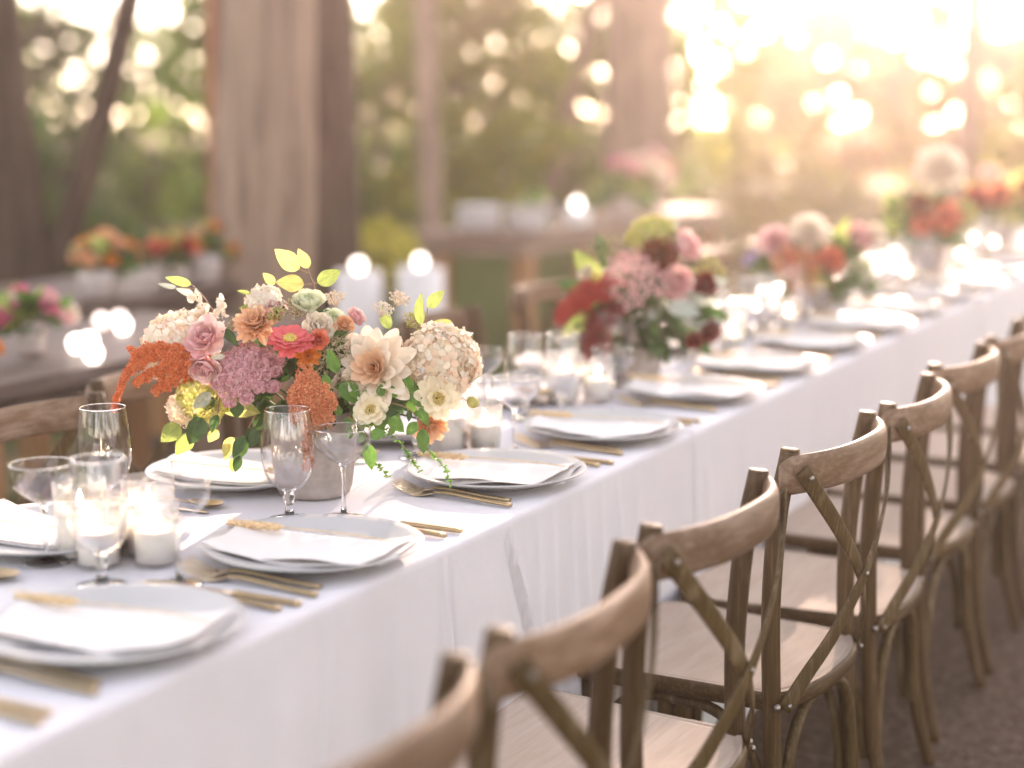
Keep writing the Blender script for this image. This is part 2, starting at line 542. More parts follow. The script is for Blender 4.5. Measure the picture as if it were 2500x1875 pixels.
def limbs(mb, pts, r0, n, seed, z0, reach):
    rr = random.Random(seed)
    path = spline(pts, 10)
    cand = [p for p in path if p.z > z0]
    for i in range(n):
        p = rr.choice(cand); a = rr.uniform(0, 6.28); l = reach * rr.uniform(.5, 1)
        q = p + Vector((math.cos(a) * l * .5, math.sin(a) * l * .5, l * .25)); e = p + Vector((math.cos(a) * l, math.sin(a) * l, l * .45))
        tube(mb, [p, q, e], r0 * .28, 6, 4, r0 * .06)
    return mb

def crown_clumps(cx, cy, z0, z1, rad, n, seed, low=0.0):
    rr = random.Random(seed); out = []
    for i in range(n):
        z = rr.uniform(z0, z1); t = (z - z0) / max(.1, z1 - z0)
        rmax = rad * (0.45 + 0.55 * math.sin(math.pi * min(1, .18 + t * .82)))
        a = rr.uniform(0, 6.28); r = rmax * math.sqrt(rr.random())
        s = rad * rr.uniform(.16, .34)
        out.append((cx + r * math.cos(a), cy + r * math.sin(a), z, s * 1.2, s * 1.2, s * .75))
    return out

def tall_tree(name, label, x, y, lean, r0, r1, h, mat, seed, crown=('mid', 5.0, 10.5, 2.4, 4500), group=None, extra=None):
    t = thing(name, label, 'tree', (x, y, 0), 0, group)
    pts = [(0, 0, -0.1), (lean[0] * .25, lean[1] * .25, h * .25), (lean[0] * .6, lean[1] * .6, h * .6), (lean[0], lean[1], h)]
    mb = trunk_mb(pts, r0, r1, seed)
    limbs(mb, pts, r0, 7, seed + 1, h * .5, 1.6)
    if extra: tube(mb, extra[0], extra[1], 12, 8, extra[2])
    link('trunk', mb.mesh('trunk'), mat, t)
    g, z0, z1, rad, n = crown
    link('crown', leaf_mesh('crown', crown_clumps(lean[0], lean[1], z0, z1, rad, 22, seed + 2), n, 0.13, seed + 3), LEAFM[g], t)
    return t

GT = 'tall trunks around the clearing'
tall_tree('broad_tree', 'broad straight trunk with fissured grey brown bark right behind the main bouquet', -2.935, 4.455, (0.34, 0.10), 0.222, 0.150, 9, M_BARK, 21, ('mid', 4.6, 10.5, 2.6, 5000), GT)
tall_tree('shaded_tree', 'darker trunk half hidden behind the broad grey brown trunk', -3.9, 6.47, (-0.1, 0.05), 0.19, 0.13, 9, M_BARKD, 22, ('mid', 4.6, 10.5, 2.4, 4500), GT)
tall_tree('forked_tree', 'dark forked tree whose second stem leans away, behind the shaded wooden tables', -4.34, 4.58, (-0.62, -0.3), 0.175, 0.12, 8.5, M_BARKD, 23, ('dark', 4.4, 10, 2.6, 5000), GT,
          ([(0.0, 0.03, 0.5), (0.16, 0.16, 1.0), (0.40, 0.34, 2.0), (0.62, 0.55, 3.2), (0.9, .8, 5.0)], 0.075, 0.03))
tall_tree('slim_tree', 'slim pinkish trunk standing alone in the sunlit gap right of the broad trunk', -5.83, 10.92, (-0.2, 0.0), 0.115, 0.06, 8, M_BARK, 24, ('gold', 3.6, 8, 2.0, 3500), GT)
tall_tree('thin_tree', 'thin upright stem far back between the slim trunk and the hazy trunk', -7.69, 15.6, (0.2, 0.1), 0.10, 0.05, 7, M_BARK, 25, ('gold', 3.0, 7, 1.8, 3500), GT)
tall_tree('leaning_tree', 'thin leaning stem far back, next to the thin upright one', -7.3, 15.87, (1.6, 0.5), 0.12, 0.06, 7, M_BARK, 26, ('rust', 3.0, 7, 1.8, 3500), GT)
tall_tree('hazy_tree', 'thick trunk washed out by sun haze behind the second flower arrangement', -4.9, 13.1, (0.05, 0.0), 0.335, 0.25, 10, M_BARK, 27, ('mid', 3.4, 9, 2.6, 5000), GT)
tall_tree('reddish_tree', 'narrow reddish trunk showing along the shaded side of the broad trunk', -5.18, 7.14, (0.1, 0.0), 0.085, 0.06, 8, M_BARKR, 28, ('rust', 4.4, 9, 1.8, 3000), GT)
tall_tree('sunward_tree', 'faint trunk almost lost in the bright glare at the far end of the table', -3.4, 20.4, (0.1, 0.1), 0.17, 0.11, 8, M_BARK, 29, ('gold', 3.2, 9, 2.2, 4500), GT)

def bush(name, label, x, y, rad, h, kind, n, size, seed, group=None, dens=9):
    t = thing(name, label, 'shrub', (x, y, 0), 0, group)
    rr = random.Random(seed)
    st = MB()
    for i in range(6):
        a = rr.uniform(0, 6.28); l = rad * rr.uniform(.3, .7)
        tube(st, [(0, 0, -.05), (l * .4 * math.cos(a), l * .4 * math.sin(a), h * .45), (l * math.cos(a), l * math.sin(a), h * .85)], .022, 6, 4, .006)
    link('stem', st.mesh('stem'), M_BARKD, t)
    cl = []
    for i in range(dens):
        a = rr.uniform(0, 6.28); r = rad * rr.uniform(0, .75); z = rr.uniform(.18, .82) * h
        s = rr.uniform(.28, .5)
        cl.append((r * math.cos(a), r * math.sin(a), z, rad * s, rad * s, h * s * .55))
    link('foliage', leaf_mesh('foliage', cl, n, size, seed + 5), LEAFM[kind], t)
    return t

# dark round bush and low growth behind the wooden tables, then the belt of woodland beyond
bush('dark_bush', 'dense dark round bush behind the orange flowers of the farther wooden table', -7.4, 7.6, 1.0, 1.75, 'dark', 6000, 0.085, 41)
bush('yellow_shrub', 'low shrub with sunlight coloured into its yellow leaves between the shaded trunk and the slim trunk', -5.13, 9.0, 0.55, 0.74, 'yellow', 300, 0.085, 42)
bush('leafy_shrub', 'mid green loose shrub on the left behind the forked tree', -8.6, 6.6, 1.3, 2.6, 'mid', 3000, 0.10, 43)

def woodland():
    protos = []
    for i, (kind, hh, rad, n, z0) in enumerate([('mid', 6.5, 2.2, 21000, 0.3), ('gold', 7.5, 2.4, 24000, 0.5), ('dark', 5.5, 2.2, 19000, 0.2), ('rust', 6.0, 2.0, 18000, 0.4), ('gold', 4.6, 1.7, 12000, 0.1)]):
        t = thing('woodland_tree', '', 'tree')
        mb = trunk_mb([(0, 0, -.1), (.1, 0, hh * .4), (.05, .1, hh * .85)], .11, .03, 60 + i)
        limbs(mb, [(0, 0, .2), (.1, 0, hh * .4), (.05, .1, hh * .85)], .11, 9, 70 + i, .8, rad * .8)
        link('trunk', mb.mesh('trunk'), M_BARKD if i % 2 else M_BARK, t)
        cl = [(x, y * .5, z, rx, ry * .6, rz) for x, y, z, rx, ry, rz in crown_clumps(0, 0, z0, hh, rad, 48, 80 + i)] + [(0, 0, (z0 + hh) / 2, rad, rad * .42, (hh - z0) * .54)] * 3
        gr = random.Random(300 + i); gaps = []
        sunny_kind = i in (1, 3, 4)
        for q in range(240 if sunny_kind else 420):
            z = 1.0 + 3.0 * gr.random() if q < (165 if sunny_kind else 340) else gr.uniform(3.5, hh)
            gaps.append((gr.uniform(-rad, rad), z, gr.choice([.03, .04, .05, .06, .07, .09, .12]) * (1.0 if z > 2.0 else .8) * (.98 if sunny_kind else 1.1)))
        for q in range(5):                           # a few loose clusters of openings
            gx, gz = gr.uniform(-rad, rad) * .8, gr.uniform(2.0, 3.6)
            for r_ in range(9): gaps.append((gx + gr.gauss(0, .2), gz + gr.gauss(0, .17), gr.uniform(.05, .11) * (1.1 if sunny_kind else 1.0)))
        link('crown', leaf_mesh('crown', cl, n, 0.18, 90 + i, gaps), LEAFM[kind], t)
        protos.append(t)
    kinds_ = ['bushy mid green tree', 'golden backlit tree', 'dense dark green tree', 'rusty leaved tree', 'small low golden tree']
    grp = ['bushy green woodland trees', 'golden woodland trees', 'dark woodland trees', 'rusty woodland trees', 'small golden woodland trees']
    def where(az, band):
        w_ = ('seen left of the forked tree' if az > 43 else 'seen between the forked tree and broad trunk' if az > 37 else 'seen behind the broad trunk' if az > 32.5 else
              'seen left of the slim trunk' if az > 30 else 'seen between the slim and the hazy trunk' if az > 24.5 else 'seen behind the hazy trunk' if az > 20 else 'in the glare over the long table' if az > 12 else 'at the bright right picture edge')
        return {'near': 'in the nearest row, ', 'mid': 'in the middle row, ', 'far': 'in the farthest row, '}[band] + w_
    used = [False] * 5
    rr = random.Random(5)
    spots = []
    for az in [8, 12, 16, 20, 24, 28, 32, 35, 38, 40.5, 43, 45.5, 48, 52]:   # nearer belt, low and thick
        spots.append((az + rr.uniform(-1.5, 1.5), rr.uniform(17, 23), 'near'))
    for az in [2 + a * 3.5 for a in range(0, 16)]:
        spots.append((az + rr.uniform(-.5, .5), rr.uniform(27, 32), 'mid'))
    for az in [a * 2.9 for a in range(0, 20)]:
        spots.append((az + rr.uniform(-.8, .8), rr.uniform(40, 56), 'far'))
    for az, d, band in spots:
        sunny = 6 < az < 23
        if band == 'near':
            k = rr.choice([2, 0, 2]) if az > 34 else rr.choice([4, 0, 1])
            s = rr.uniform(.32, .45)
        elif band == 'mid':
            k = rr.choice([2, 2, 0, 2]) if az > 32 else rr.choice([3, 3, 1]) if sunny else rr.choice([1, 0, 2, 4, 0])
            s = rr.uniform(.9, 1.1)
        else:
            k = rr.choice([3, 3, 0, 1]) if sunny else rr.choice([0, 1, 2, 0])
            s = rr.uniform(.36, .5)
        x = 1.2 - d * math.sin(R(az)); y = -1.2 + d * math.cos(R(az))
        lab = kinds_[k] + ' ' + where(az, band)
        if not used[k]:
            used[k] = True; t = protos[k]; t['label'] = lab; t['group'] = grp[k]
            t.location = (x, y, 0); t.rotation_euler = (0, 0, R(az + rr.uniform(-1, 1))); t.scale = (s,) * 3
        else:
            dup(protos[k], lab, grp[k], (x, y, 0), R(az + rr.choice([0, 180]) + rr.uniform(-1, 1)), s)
woodland()

def unseen_wood():  # out of view, added to darken the cloth side and chair backs
    rr = random.Random(77); cl = []
    for i in range(150):
        az = rr.uniform(-10, -235); d = rr.uniform(15, 23)
        cl.append((1.2 - d * math.sin(R(az)), 1.5 + d * math.cos(R(az)), rr.uniform(.3, 8.5), rr.uniform(1.1, 2.2), rr.uniform(1.1, 2.2), rr.uniform(.8, 1.5)))
    o = link('woodland', leaf_mesh('woodland', cl, 30000, .34, 78), LEAFM['mid'])
    tag(o, 'unseen leafy woodland behind the chairs, added to cut low sky light', None, None, 'stuff')
unseen_wood()

# ------------------------------------------------------------------ the long table under its white cloths
TW = 0.71; ZT = 0.76
def table_cloth(y0, y1, lift, label, seed, crease=(), soft=()):
    rr = random.Random(seed)
    waves = [(rr.uniform(5, 13), rr.uniform(0, 6.28), rr.uniform(.4, 1)) for _ in range(7)]
    fine = [(rr.uniform(26, 60), rr.uniform(0, 6.28), rr.uniform(.3, 1)) for _ in range(5)]
    def off(y, t, side):
        s = sum(a * math.sin(k * y + p + side * 2.1) for k, p, a in waves) / 4
        f = sum(a * math.sin(k * y + p + side * 1.3 + t * 1.5) for k, p, a in fine) / 3
        d = 0.020 * t * s + 0.0050 * min(1, t * 3) * f + 0.012 * t
        if side > 0:
            for (yc, dy, amp, wd) in crease:
                c = yc + dy * t + 0.006 * math.sin(t * 9)
                d += amp * math.exp(-((y - c) / wd) ** 2) * min(1, t * 6)
            for (yc, amp, wd) in soft:
                d += amp * math.exp(-((y - yc) / wd) ** 2) * min(1, t * 2.5)
        return d
    ny = int((y1 - y0) / (0.006 if y0 < 0 else 0.011))
    nt_ = 22
    prof = []                                    # (x, z, t, side) across the table
    for i in range(nt_ + 1):
        t = 1 - i / nt_
        prof.append((-TW, 0.745 - 0.73 * t, t, -1))
    for a in (0.35, 0.8, 1.25): prof.append((-TW + 0.012 * (1 - math.cos(a)), 0.748 + 0.012 * math.sin(a), 0, -1))
    for i in range(1, 12): prof.append((-TW + 0.012 + (TW - .024) * i / 12, ZT, 0, 0))
    for a in (1.25, 0.8, 0.35): prof.append((-0.012 * (1 - math.cos(a)), 0.748 + 0.012 * math.sin(a), 0, 1))
    for i in range(nt_ + 1):
        t = i / nt_
        prof.append((0, 0.745 - 0.73 * t, t, 1))
    m = len(prof); mb = MB()
    for j in range(ny + 1):
        y = y0 + (y1 - y0) * j / ny
        for (x, z, t, side) in prof:
            dx = side * off(y, t, side) if t > 0 else 0
            zz = z
            if side == 0:
                zz += 0.0007 * math.sin(y * 23 + x * 9 + seed) + 0.0006 * math.sin(y * 7 - x * 31)
            mb.v.append((x + dx + side * lift, y, zz + lift * (1 if t == 0 else 0)))
    for j in range(ny):
        for i in range(m - 1):
            mb.f.append((j * m + i, j * m + i + 1, (j + 1) * m + i + 1, (j + 1) * m + i))
    o = link('tablecloth', mb.mesh('tablecloth'), M_CLOTH)
    tag(o, label, 'tablecloth', 'white cloths over the long table')
table_cloth(-0.9, 2.03, 0.0, 'floor length white tablecloth with pressed creases nearest the camera, under the main bouquet', 1,
            [(0.935, 0.03, 0.012, 0.008), (0.952, 0.03, -0.006, 0.007), (1.132, 0.30, -0.013, 0.006), (1.144, 0.30, 0.012, 0.006), (1.60, 0.02, 0.008, 0.010), (.62, -.06, .008, .008)],
            [(1.265, .013, .013), (1.325, .015, .016), (1.40, .013, .012), (1.455, .014, .015), (1.53, .013, .013), (1.60, .010, .016), (1.70, .012, .02), (0.72, -.008, .05), (.80, .007, .015), (.5, .010, .03), (.3, .010, .03)])
table_cloth(2.00, 4.92, 0.0012, 'second white tablecloth along the long table, overlapping the nearest one at a corner fold', 2,
            [(2.06, 0.10, 0.004, 0.02), (2.9, .05, .004, .01)], [(2.35, .006, .03), (2.5, .005, .02), (3.3, .006, .03), (4.1, .006, .03)])
table_cloth(4.88, 7.9, 0.005, 'third white tablecloth along the long table, under the white blooms', 3)
table_cloth(7.86, 11.5, 0.0075, 'last white tablecloth at the hazy far end of the long table', 4)

# ------------------------------------------------------------------ cross-back chairs
def make_chair():
    t = thing('cross_back_chair', '', 'chair')
    for s in (-1, 1):
        mb = MB()
        pts = [(0.035, s * .205, 0.0), (0.0, s * .196, .15), (-0.020, s * .190, .32), (-.026, s * .190, .445), (-.030, s * .192, .60), (-.020, s * .197, .76), (0.0, s * .200, .872)]
        path = spline(pts, 6); L = len(path)
        sweep(mb, path, ellipse(.0165, .0165, 14), (1, 0, 0), [0.82 + 0.18 * min(1, i / L * 2.2) for i in range(L)])
        # slightly domed end grain
        top = path[-1]; ball(mb, top, .0162, 14, 6, .22)
        p = link('post', mb.mesh('post'), M_POST, t)
        b = MB(); ball(b, (-.008, s * .207, .425), .0065, 8, 5)
        link('bolt', b.mesh('bolt'), M_BOLT, p)
    # top rail, bowed backwards and wrapping the posts
    mb = MB(); path = []; sc2 = []
    for i in range(29):
        u = -1 + 2 * i / 28
        y = .228 * u
        x = -.004 + .068 * (1 - abs(u) ** 2.6)
        path.append(Vector((x, y, .832 + .004 * (1 - u * u))))
        e = 1 - max(0, (abs(u) - .93) / .07) ** 2 * .35
        sc2.append((e, (0.72 + .28 * (1 - abs(u) ** 3))))
    # the bow's own thickness axis follows its curve
    base = len(mb.v); sec = ellipse(.0335, .0125, 16, 2.6)
    n = len(path)
    for i, pth in enumerate(path):
        tg = (path[min(i + 1, n - 1)] - path[max(i - 1, 0)]).normalized()
        th = Vector((tg.y, -tg.x, 0)).normalized()
        ku, kv = sc2[i]
        for (a, b) in sec:
            mb.v.append(tuple(pth + Vector((0, 0, 1)) * a * ku + th * b * kv))
    for i in range(n - 1):
        for j in range(16):
            k = (j + 1) % 16
            mb.f.append((i * 16 + j, i * 16 + k, (i + 1) * 16 + k, (i + 1) * 16 + j))
    mb.f.append(tuple(reversed(range(16)))); mb.f.append(tuple((n - 1) * 16 + j for j in range(16)))
    link('top_rail', mb.mesh('top_rail'), M_RAIL, t)
    # two flat straps crossing, each bowed with the rail
    for s in (-1, 1):
        o_ = .004 * s
        pts = [(.031 + o_ + .040 * math.sin(math.pi * min(1, q * 1.05)) - .036 * q ** 3, s * (.213 - .405 * q + .010 * math.sin(math.pi * 2 * q)), .842 - .424 * q) for q in (0, .12, .28, .5, .72, .88, 1)]
        mb = MB(); path = spline(pts, 6)
        n = len(path); sec = ellipse(.0145, .0034, 12, 3.2)
        for i, pth in enumerate(path):
            tg = (path[min(i + 1, n - 1)] - path[max(i - 1, 0)]).normalized()
            # outward normal of the bowed back at this width
            yy = pth.y / .2
            nb = Vector((1, .9 * yy, 0)).normalized(); nb = (nb - tg * tg.dot(nb)).normalized()
            sd = tg.cross(nb)
            k = 1.0
            for (a, b) in sec: mb.v.append(tuple(pth + sd * a * k + nb * b))
        for i in range(n - 1):
            for j in range(12):
                k = (j + 1) % 12
                mb.f.append((i * 12 + j, i * 12 + k, (i + 1) * 12 + k, (i + 1) * 12 + j))
        mb.f.append(tuple(reversed(range(12)))); mb.f.append(tuple((n - 1) * 12 + j for j in range(12)))
        st = link('strap', mb.mesh('strap'), M_STRAP, t)
        for bp, br in [((.0400, s * .204, .829), .0052), ((.006, -s * .187, .424), .0052)] + ([((.0730, 0, .622), .0048)] if s > 0 else []):
            b = MB(); ball(b, bp, br, 8, 5); link('bolt', b.mesh('bolt'), M_BOLT, st)
    # seat: rounded trapezoid bulging out between the posts at the rear
    outl = [(.030, 0), (.026, .08), (.010, .150), (-.018, .196), (-.07, .205), (-.2, .212), (-.33, .220), (-.395, .212), (-.425, .17), (-.438, .09), (-.442, 0)]
    outl = outl + [(x, -y) for x, y in reversed(outl[1:-1])]
    P = [Vector((x, y, 0)) for x, y in outl]
    P = P + [P[0]]
    loop = []
    m = len(outl)
    for i in range(m):
        a, b, c, d = P[(i - 1) % m], P[i % m], P[(i + 1) % m], P[(i + 2) % m]
        for k in range(4):
            q = k / 4
            loop.append(0.5 * ((2 * b) + (c - a) * q + (2 * a - 5 * b + 4 * c - d) * q * q + (3 * b - a - 3 * c + d) * q ** 3))
    cen = Vector((-.205, 0, 0)); K = len(loop)
    def ringmesh(levels, zc, cap_top, cap_bot):
        mb = MB()
        for (sc1, z) in levels:
            for p in loop:
                q = cen + (p - cen) * sc1
                mb.v.append((q.x, q.y, z))
        for i in range(len(levels) - 1):
            for j in range(K):
                k = (j + 1) % K
                mb.f.append((i * K + j, i * K + k, (i + 1) * K + k, (i + 1) * K + j))
        if cap_bot: mb.f.append(tuple(reversed(range(K))))
        if cap_top: mb.f.append(tuple((len(levels) - 1) * K + j for j in range(K)))
        return mb
    seat = link('seat', ringmesh([(.90, .4445), (.925, .4445), (.93, .4435), (.945, .4435), (.95, .4450), (.975, .4450)][::-1] + [(.88, .4440), (.55, .4425), (.2, .4415)], 0, True, False).mesh('seat'), M_SEAT, t)
    link('seat_rim', ringmesh([(.94, .413), (.985, .4135), (1.0, .418), (1.004, .430), (1.0, .4405), (.988, .4447), (.974, .4452)], 0, False, True).mesh('seat_rim'), M_SEATRIM, seat)
    # front legs
    for s in (-1, 1):
        mb = MB()
        tube(mb, [(-.405, s * .205, 0), (-.398, s * .193, .2), (-.392, s * .180, .416)], .0135, 12, 5, .0175)
        link('leg', mb.mesh('leg'), M_POST, t)
    # bentwood arches bracing the legs below the seat
    def arch(ax, ay, bx, by):
        A, B = Vector((ax, ay, 0)), Vector((bx, by, 0)); d = B - A
        pts = [A + d * .02 + Vector((0, 0, .15)), A + d * .05 + Vector((0, 0, .26)), A + d * .13 + Vector((0, 0, .345)), A + d * .30 + Vector((0, 0, .392)),
               A + d * .5 + Vector((0, 0, .400)), A + d * .70 + Vector((0, 0, .392)), A + d * .87 + Vector((0, 0, .345)), A + d * .95 + Vector((0, 0, .26)), A + d * .98 + Vector((0, 0, .15))]
        mb = MB(); sweep(mb, spline(pts, 4), ellipse(.0105, .0105, 10), None)
        link('brace', mb.mesh('brace'), M_STRAP, t)
    arch(-.004, -.190, -.004, .190); arch(-.398, -.18, -.398, .18)
    arch(-.02, .190, -.385, .186); arch(-.02, -.190, -.385, -.186)
    return t

chair0 = make_chair()
GC = 'wooden cross back chairs along the near side of the table'
GF = 'wooden cross back chairs along the far side of the table'
near = [(0.425, 0.015, -2, 'wooden cross back chair cut off at the bottom edge, nearest the camera'),
        (0.418, 0.51, 4, 'blurred wooden cross back chair whose rail covers the creased cloth, second from the front'),
        (0.408, 1.005, -2, 'slightly soft cross back chair directly in front of the sharply focused one'),
        (0.418, 1.585, -3, 'sharply focused cross back chair with wood grain and bolts on its bowed rail'),
        (0.430, 2.092, 2.5, 'cross back chair just past the sharpest one, its rail end curling in profile'),
        (0.412, 2.64, -3, 'cross back chair next to the one whose rail runs out of the right edge'),
        (0.415, 3.165, 1, 'cross back chair at the right picture edge, its rail running out of the picture'),
        (0.415, 3.69, 0, 'wooden cross back chair mostly hidden, only its seat and legs showing at the right edge'),
        (0.420, 4.22, 2, 'farthest near side cross back chair, a pale sliver of seat between the posts')]
chair0.location = (near[0][0], near[0][1], 0); chair0.rotation_euler = (0, 0, R(near[0][2])); chair0['label'] = near[0][3]; chair0['group'] = GC
for x, y, r, lab in near[1:]:
    dup(chair0, lab, GC, (x, y, 0), R(r))
far = [(-0.985, 1.085, 3, 'grey toned cross back chair cut by the left edge, behind the blurred goblet'),
       (-1.09, 1.60, -2, 'far side cross back chair half hidden behind the orange amaranth'),
       (-1.13, 2.12, 0, 'far side cross back chair hidden behind the main bouquet'),
       (-1.05, 2.76, 1, 'far side cross back chair whose rail shows above the cream hydrangea'),
       (-1.15, 3.63, 0, 'far side cross back chair with a bright rail, left of the red and pink bouquet'),
       (-1.12, 4.13, 2, 'far side cross back chair behind the red and pink bouquet'),
       (-1.13, 4.65, 0, 'far side cross back chair just past the red and pink bouquet'),
       (-1.13, 5.25, -2, 'far side cross back chair before the white blooms, washed by haze'),
       (-1.13, 5.85, 0, 'hazy far side cross back chair behind the white and coral bouquet')]
for x, y, r, lab in far:
    dup(chair0, lab, GF, (x, y, 0), R(180 + r))

# ------------------------------------------------------------------ tableware prototypes
def p_plate():
    mb = MB()
    lathe(mb, [(0, .0085), (.06, .0082), (.105, .0095), (.125, .0145), (.150, .0225), (.1640, .0268), (.1655, .0258), (.1635, .0228), (.146, .0170), (.112, .0070), (.094, .0040), (.092, 0), (.086, 0), (.084, .003), (0, .0035)], 56)
    return mb.mesh('plate')
def p_napkin(seed):
    rr = random.Random(seed)
    mb = MB()
    L, W_ = .298, .160
    nx, ny = 26, 12
    ph = [rr.uniform(0, 6.28) for _ in range(4)]
    def surf(u, v, k):
        x = (u - .5) * (L - .012 * k) + .004 * math.sin(v * 5 + ph[0]); y = (v - .5) * (W_ - .010 * k) + .005 * math.sin(u * 6 + ph[1]) * (v > .5 and 1 or .6)
        e = abs(u - .5) * 2
        z = .0095 + .012 * e ** 3 + .0036 * k + .0046 * math.sin(u * 9 + ph[2] + k * 1.7) * (1 - v) ** 2 + .0016 * math.sin(v * 8 + u * 4 + ph[3])
        z += .012 * max(0, u - .86) / .14 * (1 - v) * (k > 0)
        return x, y, z
    for k in range(2):
        b = len(mb.v); th = .0034
        rows = []
        for i in range(nx + 1):
            u = i / nx
            for j in range(ny + 1):
                v = j / ny
                x, y, z = surf(u, v, k)
                edge = min(min(u, 1 - u) * L, min(v, 1 - v) * W_)
                dz = th * .5 * math.sqrt(max(0, 1 - max(0, 1 - edge / .004) ** 2))
                mb.v.append((x, y, z + dz)); mb.v.append((x, y, z - dz))
        st = (ny + 1) * 2
        for i in range(nx):
            for j in range(ny):
                a = b + i * st + j * 2
                mb.f.append((a, a + st, a + st + 2, a + 2))
                mb.f.append((a + 1, a + 3, a + st + 3, a + st + 1))
    return mb.mesh('napkin')
def p_wheat(root):
    st = MB(); tube(st, [(.135, -.006, .001), (.05, .002, .003), (-.05, .0, .003), (-.085, -.004, .002)], .0011, 6, 5, .0009)
    link('stalk', st.mesh('stalk'), M_WHEAT, root)
    hd = MB(); rr = random.Random(4)
    for i in range(34):
        t = i / 33; c = Vector((-.080 - .085 * t, -.004 - .006 * t * t, .003))
        a = i * 2.4; off = Vector((0, math.cos(a), math.sin(a) * .7)) * (.0052 * (1 - .55 * t * t))
        ball(hd, c + off, .0035, 5, 4, 2.0, aim(Vector((-1, 0, 0)) + off * 60))
    for i in range(14):
        t = i / 13; c = Vector((-.10 - .06 * t, -.006, .003)); d = Vector((-1, rr.uniform(-.4, .4), rr.uniform(-.1, .4))).normalized()
        tube(hd, [c, c + d * .03], .0004, 4, 1)
    link('grain_head', hd.mesh('grain_head'), M_WHEAT, root)
def p_fork(root):
    h = MB(); path = spline([(.118, 0, .004), (.06, 0, .0065), (.0, 0, .0105), (-.035, 0, .009)], 6)
    sweep(h, path, ellipse(.0056, .0034, 12, 3.0), (0, 0, 1), [(1.0 - .42 * (i / (len(path) - 1)) ** 1.6, 1.0 - .3 * i / (len(path) - 1)) for i in range(len(path))])
    link('handle', h.mesh('handle'), M_GOLD, root)
    t = MB()
    zc = lambda x: .009 - .0070 * min(1, max(0, (-.030 - x) / .030)) + .0150 * max(0, (-.070 - x) / .048) ** 1.25
    cols = [(-.034, .0038), (-.042, .0085), (-.052, .0132), (-.062, .0142), (-.068, .0142)]
    b = len(t.v)
    for x, hw in cols:
        for y in (-hw, 0, hw):
            t.v.append((x, y, zc(x) + .0009 - (0 if y else .0012))); t.v.append((x, y, zc(x) - .0007 - (0 if y else .0012)))
    for i in range(len(cols) - 1):
        for j in range(2):
            a = b + i * 6 + j * 2; c = a + 6
            t.f.append((a, a + 2, c + 2, c)); t.f.append((a + 1, c + 1, c + 3, a + 3))
        t.f.append((b + i * 6, b + i * 6 + 6, b + i * 6 + 7, b + i * 6 + 1)); t.f.append((b + i * 6 + 4, b + i * 6 + 5, b + i * 6 + 11, b + i * 6 + 10))
    for k in range(4):
        y = -.0120 + .0080 * k
        pth = [Vector((x, y * (1 + .02 * i), zc(x))) for i, x in enumerate((-.066, -.078, -.092, -.106, -.118))]
        sweep(t, pth, ellipse(.0022, .0011, 6), (0, 0, 1), [1, 1, .95, .85, .5])
    link('tines', t.mesh('tines'), M_TINE, root)
def p_knife(root):
    h = MB(); path = spline([(.118, 0, .0035), (.06, 0, .0040), (.008, 0, .0040)], 6)
    sweep(h, path, ellipse(.0060, .0036, 12, 3.0), (0, 0, 1), None)
    link('handle', h.mesh('handle'), M_GOLD, root)
    t = MB(); xs = [.008, -.02, -.06, -.095, -.112, -.118]; ws = [.0042, .0075, .0085, .0078, .005, .001]
    pth = [Vector((x, -.0005, .0032)) for x in xs]
    sweep(t, pth, ellipse(1.0, .0009, 8), (0, 0, 1), [(w_, 1) for w_ in ws])
    link('blade', t.mesh('blade'), M_TINE, root)
def p_spoon(root):
    h = MB(); path = spline([(.118, 0, .0035), (.05, 0, .0065), (-.01, 0, .0085), (-.045, 0, .006)], 6)
    sweep(h, path, ellipse(.0056, .0034, 12, 3.0), (0, 0, 1), [(1.0 - .45 * (i / (len(path) - 1)), 1.0 - .3 * i / (len(path) - 1)) for i in range(len(path))])
    link('handle', h.mesh('handle'), M_GOLD, root)
    t = MB(); n = 18; rings = 6
    for sgn, oz in ((1, .0009), (-1, 0)):
        b = len(t.v); t.v.append((-.078, 0, .0015 + oz))
        for i in range(1, rings + 1):
            q = i / rings
            for j in range(n):
                a = 6.2832 * j / n
                x = -.078 + q * .036 * math.cos(a); y = q * (.0205 - .004 * math.cos(a)) * math.sin(a)
                t.v.append((x, y, .0015 + oz + .0085 * q * q))
        for j in range(n):
            k = (j + 1) % n
            t.f.append((b, b + 1 + j, b + 1 + k)[::sgn])
        for i in range(rings - 1):
            for j in range(n):
                k = (j + 1) % n
                t.f.append((b + 1 + i * n + j, b + 1 + (i + 1) * n + j, b + 1 + (i + 1) * n + k, b + 1 + i * n + k)[::sgn])
    link('spoon_bowl', t.mesh('spoon_bowl'), M_GOLD, root)
